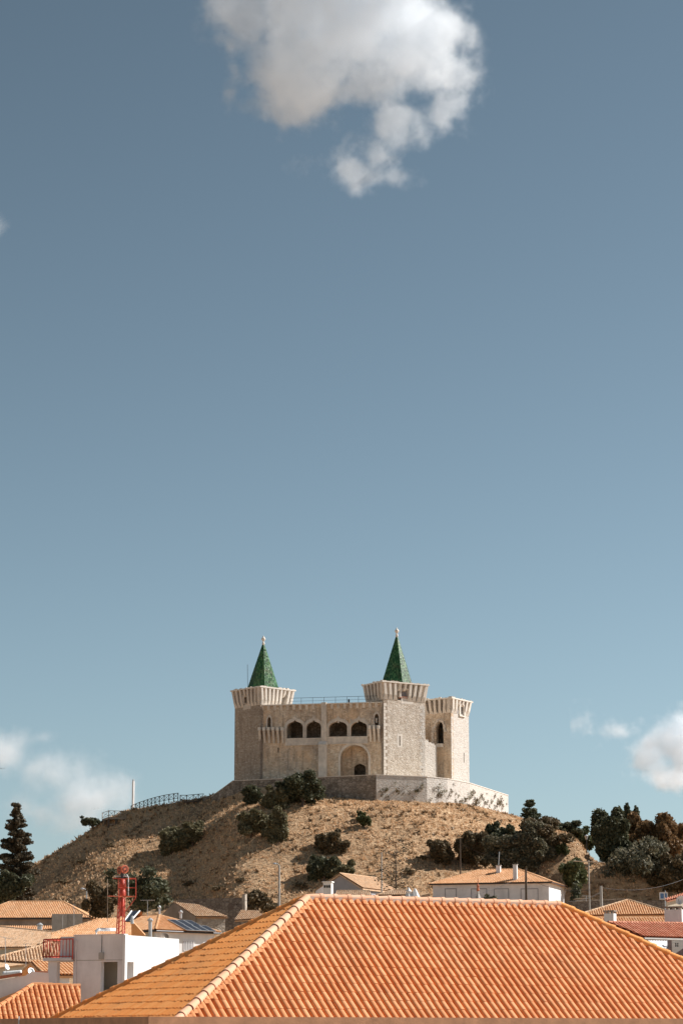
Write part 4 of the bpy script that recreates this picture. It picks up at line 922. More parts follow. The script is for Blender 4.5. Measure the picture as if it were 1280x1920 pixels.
def hipped(root, corner, yaw, Lf, Dp, pitch, tile, ov=.4, seg=4, ridge=True, w=.22, ex=.36, ridgem=None, decks=True, faces='flbr'):
    """hip roof: corner = front-left eave corner, yaw = heading of the front eave; returns eave corners"""
    x = Vector((math.cos(yaw), math.sin(yaw), 0)); y = Vector((-math.sin(yaw), math.cos(yaw), 0)); tp = math.tan(pitch); up = Vector((0, 0, 1))
    h = Dp / 2 * tp if Lf >= Dp else Lf / 2 * tp
    c = [corner, corner + x * Lf, corner + x * Lf + y * Dp, corner + y * Dp]
    if Lf >= Dp: r0 = corner + x * (Dp / 2) + y * (Dp / 2) + up * h; r1 = corner + x * (Lf - Dp / 2) + y * (Dp / 2) + up * h
    else: r0 = corner + x * (Lf / 2) + y * (Lf / 2) + up * h; r1 = corner + x * (Lf / 2) + y * (Dp - Lf / 2) + up * h
    def pl(dirv): return (dirv * math.cos(pitch) - up * math.sin(pitch), dirv * math.sin(pitch) + up * math.cos(pitch))
    roof = MB().add([p - up * .06 for p in (c + [r0, r1])], [(0, 1, 5, 4), (1, 2, 5), (2, 3, 4, 5), (3, 0, 4), (3, 2, 1, 0)] if Lf >= Dp else [(0, 1, 4), (1, 2, 5, 4), (2, 3, 5), (3, 0, 4, 5), (3, 2, 1, 0)]).build('roof', tile, root)
    P_ = {'f': ([c[0], c[1], r1, r0] if Lf >= Dp else [c[0], c[1], r0], -y), 'r': ([c[1], c[2], r1] if Lf >= Dp else [c[1], c[2], r1, r0], x), 'l': ([c[3], c[0], r0] if Lf >= Dp else [c[3], c[0], r0, r1], -x), 'b': ([c[2], c[3], r0, r1], y)}
    for k in faces:
        poly, dv = P_[k]; d, n = pl(dv); tiled('roof_tiles', poly, d, n, tile, roof, w, ex, seg)
    if ridge:
        rm = ridgem or tile
        lo = [(c[0], r0), (c[1], r1), (c[2], r1), (c[3], r0)] if Lf >= Dp else [(c[0], r0), (c[1], r0), (c[2], r1), (c[3], r1)]
        for a, b in lo: ridge_run(b, a, rm, roof, .42, .13, 6, False, lift=.04, name='hip_tiles', joined=True)['kind'.__len__() and 0]['kind'] = 'stuff'
        ridge_run(r0, r1, rm, roof, .42, .13, 6, False, lift=.05, name='ridge_tiles', joined=True)[0]['kind'] = 'stuff'
    return c, r0, r1, roof
def box_walls(root, c, z0, m_front, m_right, ov, openF=(), openR=(), m_left=None, openL=()):
    """four walls under eave corners c"""
    Ms = []
    for i, (m, ops) in enumerate(((m_front, openF), (m_right, openR), (m_front, ()), (m_left or m_front, openL))):
        a, b = c[i], c[(i + 1) % 4]; d = Vector((b.x - a.x, b.y - a.y, 0)); phi = math.atan2(d.y, d.x); L = d.length
        M = frame((a.x, a.y, z0), phi) @ Matrix.Translation((0, 0, -ov)); h = a.z - z0 - .1
        th = .25; x0, x1 = (ov, L - ov) if i % 2 == 0 else (ov + th, L - ov - th)
        wall('wall', rect(x0, 0, x1, h), [f(M) for f in ops], th, M, m, root); Ms.append(M)
    return Ms
def chimney(root, p, w, d, h, yaw, m, cap=True, name='chimney'):
    b = MB().box((p.x, p.y, p.z + h / 2), (w, d, h), yaw); o = b.build(name, m, root)
    if cap: MB().box((p.x, p.y, p.z + h + .04), (w + .14, d + .14, .08), yaw).build('chimney_cap', MAT['concrete'], o)
    return o
def antenna(px, py0, py1, Y, label, arm=14, n=5, tilt=0.0, boom=True, m=None, arms=1):
    a = P(px, py0, Y); b = P(px, py1, Y); s = Y / FPX; t = thing('tv_antenna', a, label, 'antenna')
    MB().tube([a, b], max(.02, s * .42), 5).build('mast', m or MAT['steel'], t)
    for q in range(arms):
        z = Vector((0, 0, -q * s * 14)); e0 = b + z + Vector((-arm * s * .5, 0, -tilt * arm * s)); e1 = b + z + Vector((arm * s * .5, 0, tilt * arm * s))
        if boom: MB().tube([e0, e1], s * .32, 4).build('boom', m or MAT['steel'], t)
        for i in range(n):
            c = e0.lerp(e1, i / max(1, n - 1)); r = s * (2.2 + .4 * i); MB().tube([c + Vector((0, -r, r * .35)), c + Vector((0, r, -r * .35))], s * .18, 4).build('element', m or MAT['steel'], t)
    return t
def pole(name, label, cat, px, y0, y1, Y, r, m, lamp=None, taper=.7):
    a = P(px, y0, Y); b = P(px, y1, Y); a = Vector((b.x, b.y, min(a.z, b.z - 1))); t = thing(name, a, label, cat)
    MB().tube([a, a.lerp(b, .5), b], r, 7, r * taper).build('pole', m, t)
    if lamp:
        s = Y / FPX; e = b + Vector((lamp * s, 0, .12)); MB().tube([b - Vector((0, 0, .15)), b.lerp(e, .5) + Vector((0, 0, .12)), e], r * .5, 5).build('arm', m, t)
        MB().lathe([(.05, -.05), (.22, -.02), (.20, .10), (.05, .16)], tuple(e), 8).build('lamp_head', MAT['steel'], t)
    return t
def dish(px, py, Y, rpx, az, label, standpx=10, m=None):
    c = P(px, py, Y); r = rpx * Y / FPX; t = thing('satellite_dish', c - Vector((0, 0, standpx * Y / FPX)), label, 'satellite dish')
    M = (Matrix.Rotation(R(az), 4, 'Z') @ Matrix.Rotation(R(68), 4, 'X')).to_3x3()
    MB().lathe([(.02 * r, -.24 * r), (.5 * r, -.18 * r), (.85 * r, -.06 * r), (r, .03 * r), (.97 * r, .05 * r), (.8 * r, -.03 * r), (.45 * r, -.14 * r), (.0, -.19 * r)], tuple(c), 16, M).build('reflector', m or MAT['steel'], t, True)
    MB().tube([c + M @ Vector((0, -.95 * r, 0)), c + M @ Vector((0, -.1 * r, .75 * r))], r * .05, 4).build('feed_arm', MAT['dark_metal'], t)
    MB().tube([c + M @ Vector((0, 0, -.24 * r)), c - Vector((0, 0, standpx * Y / FPX))], r * .08, 5).build('stand', MAT['steel'], t); return t
def shuttered(root, M, x0, y0, x1, y1, m_fr, m_sh, leaves_=2, dark=None):
    a = px_wall_rect(M, x0, y0, x1, y1); fr = wall('window', rect(a[0] - .1, a[1] - .1, a[2] + .1, a[3] + .1), [rect(*a)], .12, M @ Matrix.Translation((0, 0, .05)), m_fr, root)
    for i in range(leaves_):
        u0 = a[0] + (a[2] - a[0]) * i / leaves_ + .02; u1 = a[0] + (a[2] - a[0]) * (i + 1) / leaves_ - .02
        wall('shutter', rect(u0, a[1] + .02, u1, a[3] - .02), [], .05, M @ Matrix.Translation((0, 0, -.01 if dark != i else -.2)), m_sh if dark != i else MAT['black'], fr)
# ---- white bungalow below the thicket
def white_house():
    yaw = -R(16.5); c0 = P(803, 1658, 322); Lf = bisect(lambda L: proj(c0 + Vector((math.cos(yaw), math.sin(yaw), 0)) * L)[0] - 1033, 5, 30)
    t = thing('white_bungalow', c0 + Vector((8, 3, -3.4)), 'white bungalow with faded orange hip roof and two chimneys below the thicket', 'house')
    Dp = 11.0; c, r0, r1, roof = hipped(t, c0, yaw, Lf, Dp, R(20.5), MAT['tile_far'])
    Ms = box_walls(t, c, c0.z - 3.6, MAT['white_lilac'], MAT['white'], .45)
    for x0, x1, dk in ((835, 854, None), (884, 911, None), (927, 952, 0), (977, 1007, None)): shuttered(t, Ms[0], x0, 1667, x1, 1690 if dk is None else 1691, MAT['grey'], MAT['shutter'], 2, dk)
    MB().tube([c[0] + Vector((0, 0, -.05)) - Vector((0, .05, 0)), c[1] + Vector((0, 0, -.05)) - Vector((0, .05, 0))], .07, 6).build('gutter', MAT['dark_metal'], t)
    MB().tube([c[1] + Vector((0, 0, -.05)), c[2] + Vector((0, 0, -.05))], .07, 6).build('gutter', MAT['dark_metal'], t)
    for px, py, h, w in ((934, 1637, .95, .55), (965.5, 1650, 1.95, .5)):
        d = (c[1] - c[0]).normalized(); n = Vector((math.sin(yaw) * math.sin(R(20.5)), -math.cos(yaw) * math.sin(R(20.5)), math.cos(R(20.5))))
        r = ray(px, py); p = r * (c0.dot(n) / r.dot(n)); chimney(t, p - Vector((0, 0, .3)), w, w, h + .3, yaw, MAT['white_lilac'])
        if px < 940: MB().tube([p + Vector((0, .2, .6)), P(935.5, 1597, p.y + .2)], .05, 5).build('aerial_mast', MAT['steel'], t)
    M1 = Ms[1]; a = onwall(M1, 1060, 1665)
    MB().tube([M1 @ Vector((a[0], a[1] + .3, .1)), M1 @ Vector((a[0] - 1.5, a[1] - 1.0, .1))], .06, 5).build('downpipe', MAT['white'], t)
white_house()
# ---- grey gabled house in the middle
def gable_house(name, label, apex, Y, yaw, half, length, pitch, tile, wm, z0, ov=.25, seg=4):
    A = P(*apex, Y); x = Vector((math.cos(yaw), math.sin(yaw), 0)); y = Vector((-math.sin(yaw), math.cos(yaw), 0)); up = Vector((0, 0, 1)); h = half * math.tan(pitch)
    t = thing(name, Vector((A.x, A.y, z0)), label, 'house'); B = A + y * length
    e = [A - x * half - up * h, A + x * half - up * h, B + x * half - up * h, B - x * half - up * h]
    roof = MB().add([p - up * .05 for p in e + [A, B]] + [p - up * .2 for p in e + [A, B]], [(3, 0, 4, 5), (1, 2, 5, 4), (9, 6, 10, 11)[::-1], (7, 8, 11, 10)[::-1], (0, 6, 10, 4), (4, 10, 7, 1), (3, 5, 11, 9), (5, 2, 8, 11), (3, 9, 6, 0), (1, 7, 8, 2)]).build('roof', tile, t)
    for poly, dv in (([A, e[1], e[2], B], x), ([B, e[3], e[0], A], -x)):
        d = dv * math.cos(pitch) - up * math.sin(pitch); n = dv * math.sin(pitch) + up * math.cos(pitch); tiled('roof_tiles', poly, d, n, tile, roof, .22, .36, seg)
    ridge_run(A, B, tile, roof, .42, .12, 6, False, lift=.04, name='ridge_tiles', joined=True)[0]['kind'] = 'stuff'
    M = frame(((A - x * half + y * ov).x, (A - x * half + y * ov).y, z0), yaw); hz = A.z - z0 - h; k = ov
    wall('gable_wall', [(k, 0), (2 * half - k, 0), (2 * half - k, hz + k * math.tan(pitch) - .22), (half, hz + h - .22), (k, hz + k * math.tan(pitch) - .22)], [], .25, M, wm, t)
    M2 = frame(((B - x * half - y * ov).x, (B - x * half - y * ov).y, z0), yaw) 
    wall('gable_wall', [(k, 0), (2 * half - k, 0), (2 * half - k, hz + k * math.tan(pitch) - .22), (half, hz + h - .22), (k, hz + k * math.tan(pitch) - .22)], [], .25, M2, wm, t)
    for s in (1, -1):
        p = (A if s > 0 else B) + x * s * (half - k) + y * (ov + .25) * (1 if s > 0 else -1); Mw = frame((p.x, p.y, z0), yaw + s * R(90)); wall('wall', rect(0, 0, length - 2 * ov - .5, hz - .05), [], .25, Mw, wm, t)
    return t, M, e, A, B, roof
gh = gable_house('grey_gabled_house', 'grey rendered gable house with faded tile roof in front of the dark bush', (636, 1638), 312, -R(27), 3.3, 10.5, R(30), MAT['tile_pale'], MAT['grey'], P(640, 1690, 312).z)
# ---- house whose ridge just shows over the big roof, with a white vented chimney
t2 = thing('tiled_outbuilding', P(733, 1680, 268), 'small tiled outbuilding at the foot of the araucaria', 'shed')
c, r0, r1, _ = hipped(t2, P(706, 1679, 266), -R(8), 4.4, 3.2, R(20), MAT['tile_old']); box_walls(t2, c, c[0].z - 2.4, MAT['white'], MAT['white'], .25)
vc = P(615, 1690, 258); tc = thing('vented_chimney', vc, 'white vented chimney in front of the grey gable wall', 'chimney')
zc = P(615, 1655, 258).z; MB().box((vc.x, vc.y, (vc.z + zc) / 2), (.86, .8, zc - vc.z), -R(15)).build('stack', MAT['white'], tc)
MB().box((vc.x, vc.y, zc + .06), (1.05, .98, .12), -R(15)).build('cap', MAT['white'], tc)
for i in (-1, 0, 1):
    p = Vector((vc.x, vc.y, zc - .42)) + Vector((math.cos(-R(15)), math.sin(-R(15)), 0)) * .25 * i + Vector((-math.sin(R(15)), -math.cos(R(15)), 0)) * .39
    MB().box(tuple(p), (.17, .1, .26), -R(15)).build('vent', MAT['black'], tc)
MB().hull8([P(590, 1680, 259), P(608, 1680, 259), P(608, 1680, 261), P(590, 1680, 261)], [P(592, 1670.5, 259), P(608, 1660, 259), P(608, 1660, 261), P(592, 1670.5, 261)]).build('parapet', MAT['white_lilac'], tc)
fn = thing('white_roof_ornament', P(778, 1690, 250), 'pair of small white ornaments peeping over the big roof ridge', 'ornament')
MB().lathe([(.42, 0), (.40, .5), (.22, .8), (.30, 1.0), (.12, 1.25), (.0, 1.4)], tuple(P(766, 1690, 250)), 8).build('urn', MAT['white'], fn)
MB().lathe([(.55, 0), (.5, .3), (.12, 1.1), (.0, 1.2)], tuple(P(778, 1688, 250)), 6).build('pyramid', MAT['white'], fn)
ld = P(790, 1684, 255); tag(MB().tube([ld, P(806, 1680, 255)], .38, 8).build('clay_pipe', MAT['tile_pale']), 'lying fat clay pipe beside the small white ornaments', 'pipe')
# ---- long house at the left edge and the crowded roofs below it
def long_house():
    yaw = -R(4); c0 = P(-60, 1722, 300); t = thing('long_tiled_house', c0 + Vector((7, 3, -3)), 'long low house with plain orange roof and stained dark wall, left edge', 'house')
    Lf = bisect(lambda L: proj(c0 + Vector((math.cos(yaw), math.sin(yaw), 0)) * L)[0] - 171, 3, 40); c, r0, r1, roof = hipped(t, c0, yaw, Lf, 8.4, R(27), MAT['tile_far'])
    box_walls(t, c, c0.z - 3.4, MAT['dark_render'], MAT['dark_render'], .45)
    MB().tube([c[0] + Vector((0, -.05, -.06)), c[1] + Vector((0, -.05, -.06))], .08, 6).build('gutter', MAT['dark_metal'], t)
long_house()
def roof_piece(name, label, pl, pix, tile, wm, z0, back, ridge=(), cat='house', w=.22, ex=.36, eaves=((),), seg=4):
    """a house of which one roof slope shows: its slope, a matching far slope, walls under the eaves"""
    poly = [on_plane(pl, *p) for p in pix]; o, d, n = pl; lo = min(poly, key=lambda p: p.z)
    t = thing(name, Vector((lo.x, lo.y, z0)), label, cat)
    roof = slab('roof', [p - n * .03 for p in poly], n, .12, tile, t); ob = tiled('roof_tiles', poly, d, n, tile, roof, w, ex, seg)
    for i, j in ridge: 
        a, b = (poly[i], poly[j]) if poly[i].z >= poly[j].z else (poly[j], poly[i])
        ridge_run(a, b, tile, roof, .42, .13, 6, False, lift=.04, name='ridge_tiles', joined=True)[0]['kind'] = 'stuff'
    hd = Vector((d.x, d.y, 0)).normalized(); top = [p for p in poly]; tops = sorted(poly, key=lambda p: -p.z)[:2]
    if back: back_slope(t, tops[0], tops[1], back, back * math.tan(math.acos(n.z)), tile, -hd)
    for i, j in eaves:
        if i != j: eave_wall('wall', poly[i], poly[j], z0, wm, t, .25)
    for a, b in ((poly[i], poly[j]) for i, j in eaves): pass
    return t, poly
roof_piece('low_tiled_house', 'low tiled roof strip with red edge just above the big roof, below the grey gable', plane_at(650, 1678, 262, -5, 24), [(632, 1671.5), (692, 1671.5), (700, 1690), (624, 1690)], MAT['tile_old'], MAT['white'], P(650, 1710, 262).z, 2, ((0, 1),), eaves=((3, 2),))
roof_piece('tiled_house', 'house with ochre barrel tile roof sloping down behind the red balcony', plane_at(0, 1777, 232, -32, 22), [(-90, 1730), (123, 1751), (62, 1776), (-90, 1778)], MAT['tile_pale'], MAT['beige'], P(0, 1800, 232).z, 4, ((0, 1),), eaves=((3, 2),))
roof_piece('tiled_house', 'house with pale weathered tile roof straight behind the two satellite dishes', plane_at(40, 1808, 178, 12, 22), [(-40, 1806), (98, 1769), (150, 1775), (150, 1812), (55, 1806), (-40, 1818)], MAT['tile_pale'], MAT['beige'], P(20, 1850, 178).z, 0, ((0, 1),), eaves=((5, 4),))
roof_piece('tiled_leanto', 'small tiled lean-to roof beside the round dish, half hidden by the balcony columns', plane_at(80, 1826, 142, 30, 20), [(58, 1803), (142, 1806), (142, 1829), (82, 1829)], MAT['tile_far'], MAT['white'], P(80, 1870, 142).z, 2, (), 'shed', eaves=((3, 2),))
roof_piece('tiled_house', 'house with pinkish ribbed tile roof and mortared hip in the lower left corner', plane_at(50, 1905, 104, 14, 25), [(-30, 1908), (62, 1849), (150, 1852), (150, 1925), (-30, 1928)], MAT['tile'], MAT['white'], P(50, 1980, 104).z, 3, ((0, 1), (1, 2)), eaves=((4, 3),))
# white gable parapet with the roof edge in front of the dishes
wp = thing('white_gable_wall', P(20, 1890, 108), 'white sloping gable wall between the dishes and the lower left roof', 'wall')
Mw = frame(tuple(P(-20, 1880, 108)), R(12))
ol = [onwall(Mw, *q) for q in ((-20, 1880), (62, 1850), (92, 1850), (92, 1824), (60, 1822), (50, 1829), (-20, 1841))]
wall('wall', ol, [], .4, Mw, MAT['white'], wp); a = onwall(Mw, -20, 1839); b = onwall(Mw, 42, 1829)
wall('coping', [(a[0], a[1]), (b[0], b[1]), (b[0], b[1] + .12), (a[0], a[1] + .14)], [], .6, Mw @ Matrix.Translation((0, 0, .1)), MAT['tile_red'], wp)
M2 = Mw @ Matrix.Translation((0, 0, .25)); ol = [onwall(M2, *q) for q in ((-20, 1893), (38, 1869), (60, 1852), (58, 1849), (-20, 1880))]
wall('tile_edging', ol, [], .12, M2, MAT['tile_far'], wp)
tank = thing('water_heater', P(30, 1834, 128), 'white horizontal water tank lying on the roof beside the smaller dish', 'tank')
MB().tube([P(6, 1827, 128), P(9, 1827, 128), P(38, 1824.5, 128), P(41, 1824.3, 128)], .16, 10).build('tank', MAT['white'], tank, True); MB().tube([P(10, 1824, 128), P(10, 1834, 128)], .05, 5).build('stand', MAT['steel'], tank); MB().tube([P(34, 1824, 128), P(34, 1834, 128)], .05, 5).build('stand', MAT['steel'], tank)
MB().box(tuple(P(75, 1826, 138) + Vector((0, 0, -.1))), (.9, .4, .5), R(20)).build('brick_block', MAT['tile_red'], tank)
dish(59, 1821, 126, 7, 38, 'larger grey satellite dish over the white gable wall', 12); dish(14, 1813, 126, 6, 60, 'smaller grey satellite dish near the white water tank', 14)
antenna(10.5, 1838, 1758, 150, 'tall tv antenna with a long boom above the smaller dish', 30, 6, -.10)
antenna(139, 1745, 1697, 240, 'thin aerial mast over the ochre roof near the balcony', 6, 3); antenna(118, 1748, 1716, 250, 'short aerial mast beside the concrete stack', 4, 2); antenna(49, 1815, 1770, 172, 'spindly aerial on the pale weathered roof', 10, 4, .1)
cs = thing('concrete_stack', P(112, 1750, 262), 'pale concrete yard wall under the long stained house', 'wall')
MB().box(tuple(P(112, 1734, 262)), (1.6, 1.2, 2.2), .1).build('block', MAT['concrete'], cs); MB().box(tuple(P(138, 1728, 262)), (1.9, .3, 1.6), .1).build('block', MAT['concrete'], cs)
roof_piece('tiled_house', 'narrow strip of roof with small white vents below the stained dark wall', plane_at(60, 1746, 262, 0, 20), [(-40, 1737.5), (103, 1737.5), (103, 1750), (-40, 1750)], MAT['tile_far'], MAT['beige'], P(60, 1775, 262).z, 2, (), eaves=((3, 2),))
MB().lathe([(.28, 0), (.28, .5), (.34, .55), (.34, .62), (.1, .8)], tuple(P(75, 1745, 258)), 8).build('roof_vent', MAT['steel'], bpy.data.objects['tiled_house.003'] if 'tiled_house.003' in bpy.data.objects else None)
# ---- house with solar panels
def solar_house():
    C = P(292, 1744, 226); ph = R(46); xr = Vector((math.cos(ph), math.sin(ph), 0))
    Lr = bisect(lambda L: proj(C + xr * L)[0] - 414, 2, 40); Dl = 10.5; pit = R(21)
    t = thing('solar_panel_house', C + Vector((2, 6, -3)), 'white walled house with orange hip roof carrying dark solar panels', 'house')
    c, r0, r1, roof = hipped(t, C, ph, Lr, Dl, pit, MAT['tile_far'], ridgem=MAT['tile_far'])
    Ms = box_walls(t, c, C.z - 4.6, MAT['white'], MAT['beige'], .4, m_left=MAT['beige'])
    for a, b in ((c[0], c[1]), (c[3], c[0])): MB().tube([a + Vector((0, 0, -.07)), b + Vector((0, 0, -.07))], .08, 6).build('gutter', MAT['dark_metal'], t)
    a = px_wall_rect(Ms[0], 344, 1765, 363, 1781); fr = wall('window', rect(a[0] - .08, a[1] - .08, a[2] + .08, a[3] + .08), [rect(*a)], .1, Ms[0] @ Matrix.Translation((0, 0, .05)), MAT['white_lilac'], t)
    wall('pane', rect(*a), [], .02, Ms[0] @ Matrix.Translation((0, 0, -.02 + .03)), MAT['grey'], fr)
    for i in range(6): MB().box((0, 0, 0), (.05, .02, a[3] - a[1]), 0).V; wall('grille_bar', rect(a[0] + (a[2] - a[0]) * (i + .5) / 6 - .025, a[1], a[0] + (a[2] - a[0]) * (i + .5) / 6 + .025, a[3]), [], .04, Ms[0] @ Matrix.Translation((0, 0, .12)), MAT['white'], fr)
    # panels lie on the right-hand slope
    fr_ = Vector((math.sin(ph), -math.cos(ph), 0)); n = fr_ * math.sin(pit) + Vector((0, 0, math.cos(pit))); d = fr_ * math.cos(pit) - Vector((0, 0, math.sin(pit)))
    pl = (C + n * .22, d, n)
    for row, (q0, q1, k) in enumerate((((314, 1723.5), (364, 1728), 3), ((331, 1733), (398, 1741), 4))):
        a = on_plane(pl, *q0); b = on_plane(pl, *q1); e = xr; L = (b - a).dot(e)
        for i in range(k):
            p = a + e * (L * i / k); w_ = L / k - .05; hgt = 1.55
            pts = [p, p + e * w_, p + e * w_ + d * hgt, p + d * hgt]
            f = slab('solar_panel', pts, n, .05, MAT['steel'], t); ins = .05
            slab('cell_sheet', [p + e * ins + d * ins + n * .004, p + e * (w_ - ins) + d * ins + n * .004, p + e * (w_ - ins) + d * (hgt - ins) + n * .004, p + e * ins + d * (hgt - ins) + n * .004], n, .003, MAT['glass'], f)
    # flues
    for px, y0, y1, r in ((282, 1756, 1727, .16), (299, 1716, 1703, .10), (339, 1718, 1712, .12)):
        Y = 224 if px == 282 else 236; MB().tube([P(px, y0 + 4, Y), P(px, y1, Y)], r * 1.0, 8).lathe([(r * 1.6, 0), (r * 1.7, .12), (.02, .3)], tuple(P(px, y1, Y)), 8).build('flue', MAT['steel'], t)
    return t
solar_house()
roof_piece('tiled_house', 'house with broad ochre tile slope in front of the leafy green tree', plane_at(200, 1752, 208, -20, 22), [(98, 1752), (190, 1724), (246, 1722), (246, 1756), (98, 1762)], MAT['tile_far'], MAT['beige'], P(180, 1790, 208).z, 3, ((0, 1),), eaves=((4, 3),))
sw = thing('solar_water_heater', P(245, 1732, 206), 'tilted dark solar collector with white frame beside the siren mast', 'solar panel')
a, b, c_, d_ = P(233, 1727, 204), P(245, 1727, 204), P(262, 1708, 207), P(247, 1708, 207)
nn = (b - a).cross(d_ - a).normalized(); slab('collector', [a, b, c_, d_], nn, .08, MAT['glass'], sw)
for p_, q_ in ((a, d_), (b, c_)): MB().tube([p_, q_], .07, 5).build('frame', MAT['white'], sw)
MB().tube([P(248, 1732, 203), P(248, 1722, 203), P(248, 1717, 203)], .14, 8, .09).build('flue', MAT['steel'], sw)
antenna(277, 1732, 1688, 232, 'tv antenna with wide crossbar over the ochre slope, right of the siren mast', 26, 6, .0, arms=1)
dish(309, 1757, 150, 9, 20, 'dark half round dish standing on the white station tower', 5, MAT['dark_render'])
pole('street_lamp', 'grey street lamp beside the long stained house', 'street lamp', 163, 1705, 1669, 282, .09, MAT['steel'], -8)
# ---- sheds and yard wall right of the solar house
def rubble_shed():
    t = thing('old_rubble_shed', P(370, 1735, 262), 'old rubble shed with mossy tile roof right of the solar panels', 'shed')
    pl = plane_at(372, 1720, 262, 24, 27); pix = [(327, 1693), (371, 1697.5), (427, 1719.5), (367, 1719)]
    poly = [on_plane(pl, *p) for p in pix]; o, d, n = pl; roof = slab('roof', [p - n * .03 for p in poly], n, .14, MAT['tile_old'], t); tiled('roof_tiles', poly, d, n, MAT['tile_old'], roof)
    z0 = P(370, 1750, 262).z
    eave_wall('wall', poly[3], poly[2], z0, MAT['pale_rubble'], t, .2)
    A = poly[0]; B = poly[3]; bl = B + (A - B) * 2.0; bl.z = B.z - .4
    V = [B, A, bl]; MB().add([Vector((v.x, v.y, v.z)) for v in (B, A, bl)] + [Vector((v.x, v.y, z0)) for v in (B, A, bl)], [(0, 1, 2), (0, 2, 5, 3)]).build('gable_wall', MAT['dark_render'], t)
rubble_shed()
yw = thing('yard_wall', P(432, 1735, 270), 'dark tall yard wall with pale end behind the old rubble shed', 'wall')
Myw = frame(tuple(P(333, 1745, 276)), -R(22)); ol = [onwall(Myw, *q) for q in ((333, 1745), (457, 1745), (457, 1683), (396, 1684.5), (333, 1687))]
wall('wall', ol, [], .4, Myw, MAT['rubble'], yw); q_ = P(458.5, 1707, onwall and 268.6); MB().box((q_.x, q_.y, q_.z + .3), (.35, .5, 2.9), -R(22)).build('end_pier', MAT['pale_rubble'], yw)
sh2 = roof_piece('mossy_shed', 'small mossy shed roof just left of the big hip roof', plane_at(470, 1722, 255, 20, 20), [(452, 1708), (482, 1709), (500, 1722), (440, 1726)], MAT['tile_old'], MAT['rubble'], P(470, 1745, 255).z, 2, (), 'shed', eaves=((3, 2),))
